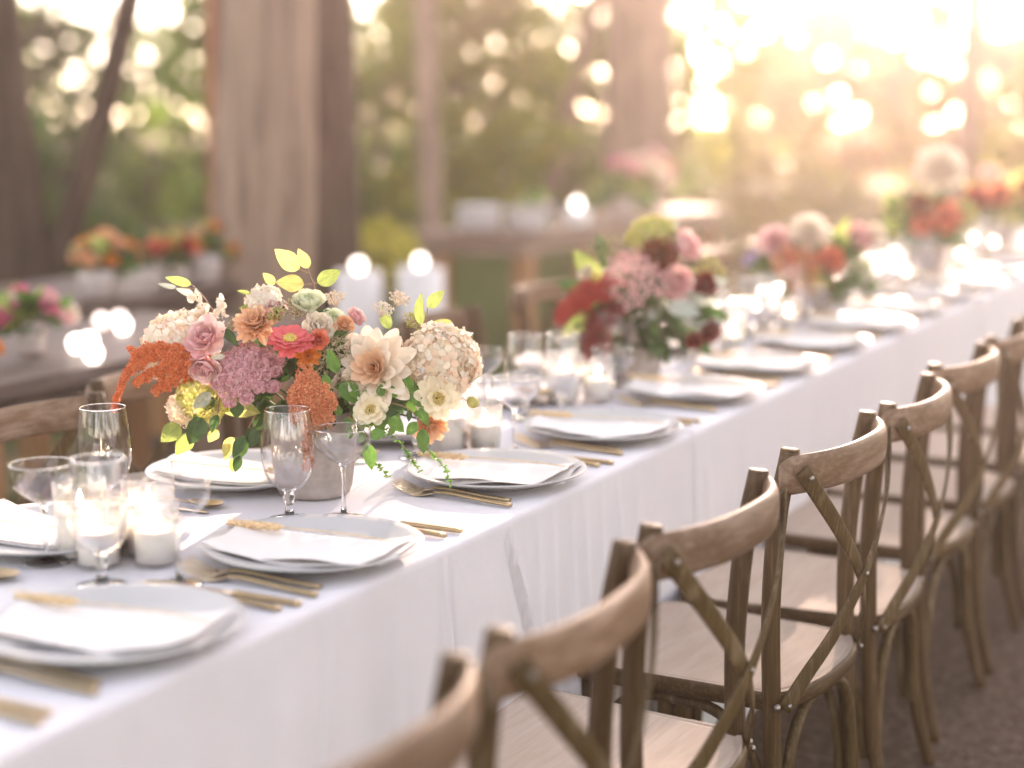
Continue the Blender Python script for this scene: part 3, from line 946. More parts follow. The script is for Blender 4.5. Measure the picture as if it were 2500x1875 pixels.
def p_goblet(root):
    rib = lambda a, r, z: r * (1 + .014 * math.cos(a * 14) * max(0, 1 - abs(z - .085) / .06))
    mb = MB(); lathe(mb, [(.006, .046), (.018, .050), (.030, .060), (.0385, .075), (.0435, .095), (.0450, .115), (.0435, .140), (.0400, .165), (.0370, .183)], 44, rib)
    tb = MB(); tube(tb, [(0.037 * math.cos(6.2832 * i / 36), .037 * math.sin(6.2832 * i / 36), .1832) for i in range(37)], .0008, 5, 1)
    lathe(mb, [(.004, .0485), (.0165, .0525), (.0288, .062), (.0372, .0765), (.0422, .0958), (.0437, .115), (.0423, .140), (.0389, .165), (.0361, .183)], 44, rib)
    bw = link('bowl', mb.mesh('bowl'), M_GLASS, root)
    link('rim', tb.mesh('rim'), M_GLASSS, bw)
    mb = MB(); lathe(mb, [(.0125, .004), (.0085, .008), (.0068, .018), (.0072, .028), (.0105, .036), (.0075, .044), (.012, .049)], 24); link('stem', mb.mesh('stem'), M_GLASSS, root)
    mb = MB(); lathe(mb, [(.0125, .0042), (.022, .0025), (.0345, .0012), (.035, .0004), (.0, .0002)], 36); link('foot', mb.mesh('foot'), M_GLASSS, root)
def p_coupe(root):
    mb = MB(); lathe(mb, [(.002, .0905), (.0095, .0925), (.0212, .0998), (.033, .109), (.0423, .1184), (.0453, .124), (.0463, .133), (.0461, .150)], 44)
    lathe(mb, [(.0035, .088), (.010, .0905), (.022, .098), (.034, .1075), (.0435, .117), (.0465, .123), (.0475, .133), (.0470, .150)], 44)
    bw = link('bowl', mb.mesh('bowl'), M_GLASS, root)
    tb = MB(); tube(tb, [(0.047 * math.cos(6.2832 * i / 36), .047 * math.sin(6.2832 * i / 36), .1502) for i in range(37)], .0007, 5, 1)
    link('rim', tb.mesh('rim'), M_GLASSS, bw)
    mb = MB(); lathe(mb, [(.011, .003), (.0055, .008), (.0036, .02), (.0034, .05), (.0036, .075), (.0052, .086), (.010, .0908)], 20); link('stem', mb.mesh('stem'), M_GLASSS, root)
    mb = MB(); lathe(mb, [(.011, .0035), (.02, .0022), (.0335, .0012), (.034, .0004), (0, .0002)], 36); link('foot', mb.mesh('foot'), M_GLASSS, root)

ME_PLATE = p_plate(); ME_NAP = [p_napkin(i) for i in (1, 2, 3)]
PR = {}
def proto(kind, fn, cat):
    t = thing(kind, '', cat); fn(t); PR[kind] = t; return t
proto('wheat_stalk', p_wheat, 'wheat stalk'); proto('fork', p_fork, 'fork'); proto('knife', p_knife, 'knife')
proto('spoon', p_spoon, 'spoon'); proto('water_goblet', p_goblet, 'glass'); proto('coupe_glass', p_coupe, 'glass')
FIRST = set()
def place(kind, loc, rz, label, group):
    if kind not in FIRST:
        FIRST.add(kind); t = PR[kind]; t.location = loc; t.rotation_euler = (0, 0, rz); t['label'] = label; t['group'] = group
        return t
    return dup(PR[kind], label, group, loc, rz)

NEARY = [0.361, 0.803, 1.395, 1.872, 2.39, 2.859, 3.332, 3.80, 4.28, 4.75, 5.22, 5.70, 6.18, 6.66, 7.15, 7.65, 8.15]
FARY = [0.69, 1.17, 1.66, 2.14, 2.62, 3.10, 3.58, 4.06, 4.54, 5.02, 5.50, 5.98, 6.46, 6.95, 7.45]
rs = random.Random(17)
def setting(i, y, side):
    """one place: side +1 faces -X from the near edge, -1 faces +X from the far edge"""
    near_ = side > 0
    edge = 'near' if near_ else 'far'
    o_ = ORD[i] if i < len(ORD) else 'last'
    where = 'the %s %s edge plate from the front' % (o_, edge)
    xc = (-.150 if near_ else -TW + .150) + rs.uniform(-.006, .006)
    base = Vector((xc, y, ZT + .001 + (0 if y < 2.0 else .003 if y < 4.9 else .0055 if y < 7.88 else .008)))
    rz = 0 if near_ else math.pi
    def P(dx, dy, dz=0): return (base.x + side * dx, base.y + side * dy, base.z + dz)
    j = lambda a=.006: rs.uniform(-a, a)
    ra = lambda a=2.0: R(rs.uniform(-a, a))
    special = {(0, 1): 'large blurred grey stoneware plate cut by the left edge, nearest the camera',
               (1, 1): 'grey stoneware plate under a napkin and wheat stalk, before the ribbed goblet',
               (2, 1): 'grey stoneware plate with a sharp dark underside right of the bouquet',
               (1, -1): 'grey stoneware plate at the far edge, seen under the hanging green leaves'}
    o = link('plate', ME_PLATE, M_PLATE, None, tuple(base), (0, 0, rs.uniform(0, 6)))
    tag(o, special.get((i, side), 'grey stoneware plate, %s from the front along the %s edge of the table' % (o_, edge)), 'plate', 'plates along the %s edge' % edge)
    o = link('napkin', ME_NAP[i % 3], M_NAPKIN, None, P(.0, -.008, .0035), (0, 0, rz + R(13) + ra(4)))
    tag(o, 'folded white napkin lying on ' + where, 'napkin', 'napkins along the %s edge' % edge)
    place('wheat_stalk', P(j(), .028, .0300), rz + R(3) + ra(4), 'dried wheat stalk laid across the napkin on ' + where, 'wheat stalks on the %s edge napkins' % edge)
    if near_ or y < 5.2:
        place('fork', P(.0 + j(.004), -.170, .0), rz + ra(), 'bronze fork, the outer of the pair before ' + where, 'forks along the %s edge' % edge)
        place('fork', P(-.014 + j(.004), -.140, .0), rz + ra(), 'bronze fork tucked under the rim of ' + where, 'forks along the %s edge' % edge)
        place('spoon', P(.0 + j(.004), .192, 0), rz + ra(), 'bronze spoon half hidden behind ' + where, 'spoons along the %s edge' % edge)
        place('knife', P(.012 + j(.004), .225, 0), rz + ra(), 'bronze table knife beside the spoon behind ' + where, 'knives along the %s edge' % edge)
    if not (near_ and i == 1) and not (not near_ and i in (0, 1)):
        place('water_goblet', P(-.175 + j(.012), .17 + j(.015)), rs.uniform(0, 6), 'clear ribbed water goblet beyond ' + where, 'goblets along the %s edge' % edge)
        place('coupe_glass', P(-.085 + j(.012), .225 + j(.012)), rs.uniform(0, 6), 'clear stemmed coupe glass beside ' + where, 'coupes along the %s edge' % edge)
for i, y in enumerate(NEARY): setting(i, y, 1)
for i, y in enumerate(FARY): setting(i, y, -1)
ZB = ZT + .001
place('spoon', (-.139, .092, ZB), 0, 'bronze spoon cut off at the lower left picture edge', 'spoons along the near edge')
place('knife', (-.150, .118, ZB), 0, 'bronze knife cut off at the lower left picture edge', 'knives along the near edge')
place('water_goblet', (-.319, .985, ZB), .3, 'ribbed clear water goblet in sharp focus before the main bouquet', 'goblets along the near edge')
place('coupe_glass', (-.245, 1.035, ZB), .3, 'clear coupe glass in sharp focus right of the sharp ribbed goblet', 'coupes along the near edge')
place('coupe_glass', (-.486, .597, ZB), .3, 'blurred coupe glass at the far left, catching orange glints on its rim', 'coupes along the far edge')
place('water_goblet', (-.600, .86, ZB), .3, 'blurred goblet before the grey toned far side chair at left', 'goblets along the far edge')

# ------------------------------------------------------------------ votive candles
def p_votive(root, h=.095, r=.035, wax=.055):
    g = MB(); lathe(g, [(r * .86, .002), (r * .93, .006), (r, h * .5), (r * 1.04, h), (r * 1.00, h + .0008), (r * .95, h * .5), (r * .88, .008), (0, .007)], 28)
    link('glass_cup', g.mesh('glass_cup'), M_VOTIVE, root)
    w_ = MB(); lathe(w_, [(0, .008), (r * .84, .008), (r * .88, wax * .5), (r * .86, wax), (r * .5, wax - .003), (0, wax - .004)], 22)
    link('wax', w_.mesh('wax'), M_WAX, root)
    k = MB(); tube(k, [(0, 0, wax - .004), (.0005, 0, wax + .007)], .0007, 5, 1); link('wick', k.mesh('wick'), M_WICK, root)
    f = MB(); lathe(f, [(0, wax + .004), (.0028, wax + .008), (.0040, wax + .013), (.0030, wax + .020), (.0012, wax + .027), (0, wax + .031)], 10)
    link('flame', f.mesh('flame'), M_FLAME, root)
vt = thing('votive_candle', '', 'candle'); p_votive(vt)
vt2 = thing('votive_candle', '', 'candle'); p_votive(vt2, .120, .039, .075)
VOT = [(-.455, .640, 1, 'lit votive candle at the left of the cluster of blurred candles at front'),
       (-.400, .615, 0, 'short lit votive candle at the front of the cluster of blurred candles at front'),
       (-.375, .700, 1, 'taller lit votive candle in the middle of the cluster of blurred candles at front'),
       (-.330, .660, 0, 'lit votive candle at the right of the cluster of blurred candles at front'),
       (-.435, .730, 0, 'lit votive candle at the back of the cluster of blurred candles at front'),
       (-.350, 1.565, 1, 'lit votive candle glowing under the hanging peach flowers'),
       (-.300, 1.625, 0, 'lit votive candle right of the peach flowers beside the coupe'),
       (-.390, 1.66, 0, 'lit votive candle behind the hydrangea side of the main bouquet'),
       (-.385, 2.165, 1, 'lit votive candle left in the glowing pair before the red and pink bouquet'),
       (-.325, 2.225, 0, 'lit votive candle right in the glowing pair before the red and pink bouquet'),
       (-.420, 2.26, 0, 'small lit votive candle just behind the glowing pair')]
for yy, nm in ((3.02, 'just past the red and pink bouquet'), (3.52, 'before the white and coral bouquet'), (4.45, 'past the white and coral bouquet'), (4.95, 'before the tall white bloom'), (5.9, 'past the tall white bloom'), (6.6, 'near the hazy end of the table')):
    VOT.append((-.39, yy, 1, 'larger hazy votive candle ' + nm))
    VOT.append((-.31, yy + .07, 0, 'smaller hazy votive candle ' + nm))
fv = [False, False]
for x, y, k, lab in VOT:
    z = ZT + .001 + (0 if y < 2.0 else .003 if y < 4.9 else .0055)
    src = (vt, vt2)[k]
    if not fv[k]:
        fv[k] = True; src.location = (x, y, z); src['label'] = lab; src['group'] = 'votive candles on the long table'
    else:
        dup(src, lab, 'votive candles on the long table', (x, y, z), rs.uniform(0, 6))

# ------------------------------------------------------------------ flowers
PM = {
    'cream': leafmat('cream petals', [(0.86, 0.68, 0.50), (0.89, 0.80, 0.66), (0.90, 0.83, 0.71), (0.88, 0.77, 0.62), (0.82, 0.56, 0.42)], .35, .5),
    'white': leafmat('white petals', [(0.86, 0.79, 0.68), (0.85, 0.75, 0.63)], .35, .5),
    'greenwhite': leafmat('green white petals', [(0.74, 0.78, 0.55), (0.82, 0.82, 0.66)], .4, .5),
    'peach': leafmat('peach petals', [(0.85, 0.50, 0.29), (0.87, 0.60, 0.40), (0.84, 0.45, 0.24)], .35, .5),
    'blush': leafmat('blush dahlia petals', [(0.88, 0.75, 0.61), (0.89, 0.81, 0.70), (0.87, 0.70, 0.55)], .35, .5),
    'blushcore': leafmat('peach throat petals', [(0.86, 0.58, 0.38), (0.87, 0.66, 0.48)], .35, .5),
    'butter': leafmat('butter cream petals', [(0.87, 0.76, 0.53), (0.88, 0.80, 0.62), (0.86, 0.70, 0.46)], .35, .5),
    'pink': leafmat('pink petals', [(0.83, 0.46, 0.48), (0.86, 0.58, 0.57), (0.85, 0.66, 0.62)], .35, .5),
    'hotpink': leafmat('bright pink petals', [(0.72, 0.18, 0.32), (0.78, 0.30, 0.44)], .35, .5),
    'zinnia': leafmat('zinnia petals', [(0.62, 0.085, 0.10), (0.70, 0.14, 0.15), (0.74, 0.22, 0.20)], .3, .5),
    'coral': leafmat('coral petals', [(0.78, 0.22, 0.12), (0.80, 0.30, 0.20)], .35, .5),
    'lav': leafmat('lavender petals', [(0.55, 0.45, 0.68), (0.66, 0.58, 0.76)], .35, .5),
    'sedum': leafmat('sedum buds', [(0.42, 0.17, 0.19), (0.66, 0.34, 0.37), (0.76, 0.50, 0.51), (0.58, 0.27, 0.30)], .2, .6),
    'amar': leafmat('orange amaranth', [(0.66, 0.135, 0.04), (0.81, 0.25, 0.09), (0.86, 0.38, 0.18)], .25, .6),
    'amar2': leafmat('terracotta amaranth', [(0.64, 0.18, 0.07), (0.78, 0.32, 0.15), (0.84, 0.46, 0.27)], .25, .6),
    'burg': leafmat('burgundy blooms', [(0.16, 0.018, 0.018), (0.26, 0.03, 0.028)], .25, .5),
    'red': leafmat('red plumes', [(0.42, 0.035, 0.03), (0.52, 0.07, 0.055)], .25, .6),
    'brown': leafmat('brown red dahlia', [(0.20, 0.05, 0.02), (0.26, 0.075, 0.03)], .2, .5),
    'yellow': leafmat('yellow stamens', [(0.78, 0.52, 0.06), (0.74, 0.60, 0.14), (0.80, 0.66, 0.26)], .2, .6),
    'orange': leafmat('orange petals', [(0.78, 0.26, 0.04), (0.80, 0.34, 0.08)], .35, .5),
    'seed': leafmat('seed heads', [(0.36, 0.33, 0.14), (0.50, 0.42, 0.24), (0.60, 0.50, 0.36), (0.30, 0.30, 0.10)], .3, .6),
    'lime': leafmat('lime florets', [(0.46, 0.48, 0.10), (0.58, 0.55, 0.18), (0.70, 0.62, 0.34)], .45, .5),
    'stem': leafmat('green stems', [(0.06, 0.10, 0.025), (0.12, 0.15, 0.04)], .1, .6),
    'twig': leafmat('brown twigs', [(0.26, 0.15, 0.08), (0.36, 0.22, 0.13)], .1, .6),
}
def leafcol(name, c, tr, k=2.2):
    m, nt, p = newmat(name)
    v = coords(nt, (1, 1, 1))
    n = N(nt, 'ShaderNodeTexNoise', Scale=3.0, Detail=4.0); nt.links.new(v, n.inputs['Vector'])
    wv = N(nt, 'ShaderNodeTexWave', Scale=5.0, Distortion=1.0); wv.bands_direction = 'Y'; nt.links.new(v, wv.inputs['Vector'])
    oi = nt.nodes.new('ShaderNodeObjectInfo')
    r = ramp(nt, n.outputs[0], [(.3, tuple(q * .75 for q in c)), (.7, tuple(min(1, q * 1.25) for q in c))])
    hs = nt.nodes.new('ShaderNodeHueSaturation')
    mr = nt.nodes.new('ShaderNodeMapRange'); mr.inputs['To Min'].default_value = .75; mr.inputs['To Max'].default_value = 1.25
    nt.links.new(oi.outputs['Random'], mr.inputs['Value']); nt.links.new(mr.outputs[0], hs.inputs['Value']); nt.links.new(r.outputs[0], hs.inputs['Color'])
    sx = nt.nodes.new('ShaderNodeSeparateXYZ'); nt.links.new(v, sx.inputs[0])
    ab = nt.nodes.new('ShaderNodeMath'); ab.operation = 'ABSOLUTE'; nt.links.new(sx.outputs[0], ab.inputs[0])
    sv = nt.nodes.new('ShaderNodeMath'); sv.operation = 'MULTIPLY_ADD'; sv.inputs[1].default_value = -1.1; nt.links.new(ab.outputs[0], sv.inputs[0]); nt.links.new(sx.outputs[1], sv.inputs[2])
    fr_ = nt.nodes.new('ShaderNodeMath'); fr_.operation = 'PINGPONG'; fr_.inputs[1].default_value = .055; nt.links.new(sv.outputs[0], fr_.inputs[0])
    mn = nt.nodes.new('ShaderNodeMath'); mn.operation = 'MINIMUM'; nt.links.new(ab.outputs[0], mn.inputs[0])
    f2 = nt.nodes.new('ShaderNodeMath'); f2.operation = 'MULTIPLY_ADD'; f2.inputs[1].default_value = 1.0; f2.inputs[2].default_value = .012; nt.links.new(fr_.outputs[0], f2.inputs[0]); nt.links.new(f2.outputs[0], mn.inputs[1])
    vr_ = ramp(nt, mn.outputs[0], [(0.0, (.62, .62, .62)), (.035, (1, 1, 1))])
    vm = nt.nodes.new('ShaderNodeMix'); vm.data_type = 'RGBA'; vm.blend_type = 'MULTIPLY'; vm.inputs['Factor'].default_value = 1
    nt.links.new(hs.outputs[0], vm.inputs[6]); nt.links.new(vr_.outputs[0], vm.inputs[7])
    class _o: outputs = [vm.outputs[2]]
    hs = _o
    nt.links.new(hs.outputs[0], p.inputs['Base Color'])
    p.inputs['Roughness'].default_value = .42
    bump(nt, p, wv.outputs['Fac'], .2, .05)
    t = nt.nodes.new('ShaderNodeBsdfTranslucent')
    sc_ = nt.nodes.new('ShaderNodeMix'); sc_.data_type = 'RGBA'; sc_.blend_type = 'MULTIPLY'; sc_.inputs['Factor'].default_value = 1
    nt.links.new(hs.outputs[0], sc_.inputs[6]); sc_.inputs[7].default_value = (k, k, k, 1)
    nt.links.new(sc_.outputs[2], t.inputs[0])
    mx = nt.nodes.new('ShaderNodeMixShader'); mx.inputs[0].default_value = tr
    nt.links.new(p.outputs[0], mx.inputs[1]); nt.links.new(t.outputs[0], mx.inputs[2])
    nt.links.new(mx.outputs[0], nt.nodes['Material Output'].inputs[0])
    return m
LM = {'y': leafcol('leaf tinted backlit yellow', (0.56, 0.53, 0.17), .55, 1.2), 'g': leafcol('yellow green leaf', (0.34, 0.42, 0.11), .5, 1.4), 'b': leafcol('fresh green leaf', (0.115, 0.24, 0.04), .35, 2.0),  # the yellow one has sun from behind put into its colour
      'd': leafcol('deep green leaf', (0.045, 0.095, 0.022), .3, 2.0), 'p': leafcol('pale grey leaf', (0.46, 0.50, 0.44), .4, 1.4)}

def leaf_base(seed, fold=.10, curl=.12):
    """ovate leaf of unit length along +Y, unit width, folded a little at the midrib"""
    rr = random.Random(seed); mb = MB()
    rows = [0, .06, .16, .3, .45, .6, .74, .86, .95, 1.0]
    for t in rows:
        wd = .5 * (math.sin(math.pi * t ** .72) ** .85) if 0 < t < 1 else .012
        if t > .86: wd *= .85
        zc = curl * (t - .5) ** 2 * -2 + .03 * math.sin(t * 6 + seed)
        for s in (-1, -.55, 0, .55, 1):
            q = wd * s * (1 + rr.uniform(-.05, .05))
            mb.v.append((q, t, zc + fold * abs(s) * wd * 2 * .5 + rr.uniform(-.006, .006)))
    for i in range(len(rows) - 1):
        for j in range(4):
            mb.f.append((i * 5 + j, i * 5 + j + 1, (i + 1) * 5 + j + 1, (i + 1) * 5 + j))
    return mb
LEAF_MB = [leaf_base(1), leaf_base(2, .16, .2), leaf_base(3, .05, -.1), leaf_base(4, .2, .05)]
LEAF_ME = {k: [b.mesh('leaf') for b in LEAF_MB] for k in LM}
rl = random.Random(23)
def leaf_matrix(b, t, wd, tilt=.5):
    b, t = Vector(b), Vector(t); y = t - b; ln = y.length; y.normalize()
    n = Vector((rl.uniform(-tilt, tilt), -1, rl.uniform(-tilt, tilt) + .25)); n = (n - y * y.dot(n)).normalized()
    x = y.cross(n)
    return Matrix(((x.x * ln * wd, y.x * ln, n.x * ln, b.x), (x.y * ln * wd, y.y * ln, n.y * ln, b.y), (x.z * ln * wd, y.z * ln, n.z * ln, b.z), (0, 0, 0, 1)))
def add_leaf(parent, b, t, wd, kind):
    o = link('leaf', LEAF_ME[kind][rl.randrange(4)], LM[kind], parent)
    o.matrix_local = leaf_matrix(b, t, wd)
    return o

def petal_mb(cup=.25, tip=.5, ruff=0.0, seed=0):
    """unit petal: base at the origin, length along +Y, curling up towards +Z"""
    rr = random.Random(seed); mb = MB(); ph = rr.uniform(0, 6)
    rows = [0, .12, .3, .5, .7, .86, .96, 1.0]
    for t in rows:
        wd = .5 * (.32 + .68 * math.sin(math.pi * min(1, t * .62 + .08)) ** 1.2)
        if t > .7: wd *= math.sqrt(max(0.0, 1 - ((t - .7) / .3) ** 2 * (1 - .12 * (1 - tip)))) * (1 - .25 * tip * (t - .7) / .3)
        for s in (-1, -.5, 0, .5, 1):
            x = wd * s
            z = cup * (t ** 2) * .6 + cup * .7 * (abs(s) ** 2) * wd + ruff * math.sin(s * 7 + t * 5 + ph) * t
            mb.v.append((x, t, z))
    for i in range(len(rows) - 1):
        for j in range(4):
            mb.f.append((i * 5 + j, i * 5 + j + 1, (i + 1) * 5 + j + 1, (i + 1) * 5 + j))
    return mb
PET = {'dahlia': [petal_mb(.35, .9, .02, i) for i in range(3)], 'cup': [petal_mb(.7, .1, .07, i) for i in range(3)], 'flat': [petal_mb(.12, .2, .03, i) for i in range(3)]}
PET_ME = {}
def pet_me(kind, i, mk):
    if (kind, i, mk) not in PET_ME:
        PET_ME[(kind, i, mk)] = PET[kind][i].mesh('petal'); PET_ME[(kind, i, mk)].materials.append(PM[mk])
    return PET_ME[(kind, i, mk)]

def petal_frames(r, layers, rr):
    """(matrix, variant) for each petal of a layered bloom; layers = (count, length, width, pitch, height)"""
    out = []
    for (n, ln, wd, pitch, h) in layers:
        a0 = rr.uniform(0, 6.28)
        for i in range(n):
            a = a0 + 6.2832 * i / n + rr.uniform(-.12, .12)
            M = Matrix.Translation((0, 0, h * r)) @ Matrix.Rotation(a, 4, 'Z') @ Matrix.Translation((0, .06 * r, 0)) @ Matrix.Rotation(R(pitch + rr.uniform(-9, 9)), 4, 'X') @ Matrix.Diagonal((wd * r, ln * r * rr.uniform(.9, 1.08), ln * r, 1))
            out.append((M, rr.randrange(3)))
    return out
LAY = {
    'dahlia': [(10, 1.0, .42, -2, 0), (10, .98, .42, 12, .03), (10, .86, .38, 28, .06), (9, .66, .33, 44, .08), (7, .46, .26, 60, .09), (6, .28, .18, 74, .09)],
    'ball': [(15, 1.0, .40, -4, 0), (15, .97, .40, 14, .05), (13, .88, .38, 32, .10), (11, .74, .34, 50, .15), (8, .55, .28, 66, .18), (5, .36, .2, 80, .2)],
    'rose': [(6, 1.05, .95, 10, 0), (6, 1.0, .92, 28, .02), (5, .9, .85, 46, .05), (5, .75, .7, 62, .08), (4, .55, .5, 76, .1)],
    'single': [(11, 1.0, .55, 4, 0), (10, .92, .5, 20, .03), (7, .7, .4, 40, .05)],
    'zinnia': [(14, 1.0, .5, -6, 0), (13, .88, .46, 8, .05), (10, .68, .4, 20, .09)],
}
def bloom(name, parent, pos, d, r, mk, form='dahlia', core=None, apart=False, seed=None, inner=None):
    rr = random.Random(seed if seed is not None else rng.random())
    shape = {'dahlia': 'dahlia', 'ball': 'dahlia', 'rose': 'cup', 'single': 'flat', 'zinnia': 'flat'}[form]
    fr = petal_frames(r, LAY[form], rr)
    A = Matrix.Translation(Vector(pos)) @ aim(d, rr.uniform(0, 6))
    core_mb = MB()
    if core:
        for i in range(46):
            q = math.sqrt((i + .5) / 46); a = i * 2.39996
            cr = .30 if form != 'single' else .42
            hh = (.10 + .10 * (1 - q)) if form == 'dahlia' else (.14 + .05 * q) if form == 'zinnia' else (.14 + .22 * (1 - q * q) * rr.uniform(.6, 1.1))
            ball(core_mb, (cr * r * q * math.cos(a), cr * r * q * math.sin(a), hh * r), .050 * r, 5, 3, 1.0 if form != 'single' else 1.9)
    if apart:
        base = MB(); ball(base, (0, 0, 0), r * .16, 10, 5, .7)
        if core is None: core_mb = None
        o = link(name, base.mesh(name), PM['stem'], parent)
        o.matrix_local = A
        for q_, (M, k) in enumerate(fr):
            p = link('petal', pet_me(shape, k, inner if inner and q_ >= 30 else mk), None, o); p.matrix_local = M
        if core: link('flower_centre', core_mb.mesh('flower_centre'), PM[core], o)
        return o
    mb = MB()
    for M, k in fr: mb.add(PET[shape][k].v, PET[shape][k].f, M)
    if form in ('ball', 'rose') and not core: ball(mb, (0, 0, .24 * r), .20 * r, 8, 6)
    o = link(name, mb.mesh(name), PM[mk], parent); o.matrix_local = A
    if core: link('flower_centre', core_mb.mesh('flower_centre'), PM[core], o)
    return o

def hydrangea(parent, pos, d, rx, rz, mk, n=230, seed=0, name='hydrangea_head', fl=.0115):
    rr = random.Random(seed); mb = MB(); a0h = rr.uniform(0, 6)
    T = aim(d)
    for i in range(n):
        z = 1 - 1.45 * (i + .5) / n; a = i * 2.39996 + rr.uniform(-.2, .2)
        q = math.sqrt(max(0, 1 - z * z)); nn = Vector((q * math.cos(a), q * math.sin(a), z))
        k = rr.uniform(.86, 1.06) * (1 + .10 * math.sin(nn.x * 4 + seed) * math.sin(nn.y * 5 + seed * 2) + .08 * math.sin(nn.z * 7 + a0h))
        c = Vector((nn.x * rx * k, nn.y * rx * k, nn.z * rz * k))
        nd = (nn + Vector((rr.uniform(-.5, .5), rr.uniform(-.5, .5), rr.uniform(-.5, .5)))).normalized()
        Q = Matrix.Translation(c) @ aim(nd, rr.uniform(0, 6)); s = fl * rr.uniform(.7, 1.2)
        for j in range(4):
            W_ = Q @ Matrix.Rotation(j * math.pi / 2, 4, 'Z')
            mb.add([(0, .08 * s, 0), (.42 * s, .5 * s, .18 * s), (.3 * s, .95 * s, .05 * s), (0, 1.05 * s, .22 * s), (-.3 * s, .95 * s, .05 * s), (-.42 * s, .5 * s, .18 * s)], [(0, 1, 2, 3), (0, 3, 4, 5)], W_)
    o = link(name, mb.mesh(name), PM[mk], parent); o.matrix_local = Matrix.Translation(Vector(pos)) @ T
    return o

def sedum(parent, pos, d, rx, rz, mk='sedum', n=1100, seed=0, b=.0030, name='sedum_head'):
    rr = random.Random(seed); mb = MB()
    heads = []
    for i in range(30):
        q = math.sqrt((i + .5) / 30); a = i * 2.39996
        heads.append(Vector((rx * q * math.cos(a), rx * q * math.sin(a), rz * (1 - q * q * .9) + rr.uniform(-.12, .12) * rz)))
    for i in range(n):
        h = heads[i % 30]; v = Vector((rr.gauss(0, 1), rr.gauss(0, 1), rr.gauss(0, 1))).normalized()
        v.z = abs(v.z) * 1.0 - .15
        c = h + Vector((v.x, v.y, v.z * .8)) * rx * .20 * rr.uniform(.8, 1.1)
        s = b * rr.uniform(.6, 1.25)
        M = aim(v, rr.uniform(0, 6))
        # five-pointed floret
        pts = [(0, 0, s * .5)]
        for k in range(10):
            an = k * math.pi / 5; q = s * (1.15 if k % 2 == 0 else .45)
            pts.append((q * math.cos(an), q * math.sin(an), s * (.35 if k % 2 == 0 else 0)))
        mb.add(pts, [(0, 1 + k, 1 + (k + 1) % 10) for k in range(10)], Matrix.Translation(c) @ M)
    o = link(name, mb.mesh(name, False), PM[mk], parent); o.matrix_local = Matrix.Translation(Vector(pos)) @ aim(d)
    return o

def plume(parent, strands, mk, dens=9000, b=.0022, seed=0, name='amaranth_plume'):
    """strands: (points, radius at start, radius at tip); clusters of tiny seeds round each"""
    rr = random.Random(seed); mb = MB()
    for pts, r0, r1 in strands:
        path = spline(pts, 14); L = len(path)
        ln = sum((path[i + 1] - path[i]).length for i in range(L - 1))
        n = int(dens * ln * (.3 + (r0 + r1) * 26) / 9)
        for i in range(n):
            t = rr.random() * (L - 1.001); k = int(t); p = path[k].lerp(path[k + 1], t - k)
            u = t / (L - 1); r = r0 + (r1 - r0) * u
            v = Vector((rr.gauss(0, 1), rr.gauss(0, 1), rr.gauss(0, 1))).normalized()
            c = p + v * r * rr.uniform(.45, 1.12); cr = b * rr.uniform(1.0, 1.9)
            for j in range(7):
                q = Vector((rr.gauss(0, 1), rr.gauss(0, 1), rr.gauss(0, 1))).normalized()
                w_ = (q + v * .8).normalized(); e = c + w_ * cr; s = b * rr.uniform(.45, .8)
                mb.add([(s, 0, 0), (-s * .5, s * .87, 0), (-s * .5, -s * .87, 0), (0, 0, s * 2.2)], [(0, 1, 3), (1, 2, 3), (2, 0, 3)], Matrix.Translation(e) @ aim(w_))
        tube(mb, pts, r0 * .5, 6, 6, max(.0008, r1 * .4))
    return link(name, mb.mesh(name, False), PM[mk], parent)

def umbel(parent, pos, d, r, mk='seed', n=420, seed=0, name='seed_umbel', b=.0018):
    rr = random.Random(seed); mb = MB()
    for i in range(18):
        q = math.sqrt((i + .5) / 18); a = i * 2.39996
        h = Vector((r * q * math.cos(a), r * q * math.sin(a), r * .35 * (1 - q * q)))
        tube(mb, [(0, 0, -r * .9), h * .6 + Vector((0, 0, -r * .2)), h], .0006, 4, 3)
        for j in range(n // 18):
            v = Vector((rr.gauss(0, 1), rr.gauss(0, 1), rr.gauss(0, 1) * .6))
            ball(mb, h + v * r * .085, b * rr.uniform(.6, 1.2), 5, 3)
    o = link(name, mb.mesh(name), PM[mk], parent); o.matrix_local = Matrix.Translation(Vector(pos)) @ aim(d)
    return o

def vase(parent, r=.080, h=.150):
    mb = MB(); lathe(mb, [(0, 0), (r * .74, 0), (r * .84, .004), (r * .91, .016), (r * .985, h * .4), (r, h * .75), (r * .985, h), (r * .90, h), (r * .90, h * .8), (r * .86, h * .72), (0, h * .70)], 40)
    return link('vase', mb.mesh('vase'), M_CONC, parent)

def stems_part(parent, ends, rv, hv, mk='stem'):
    mb = MB()
    for e in ends:
        e = Vector(e); a = Vector((e.x * .18, e.y * .18, hv * .75)); m = a.lerp(e, .5) + Vector((0, 0, .02))
        tube(mb, [a, m, e], .0020, 6, 5, .0015)
    return link('stem', mb.mesh('stem'), PM[mk], parent)

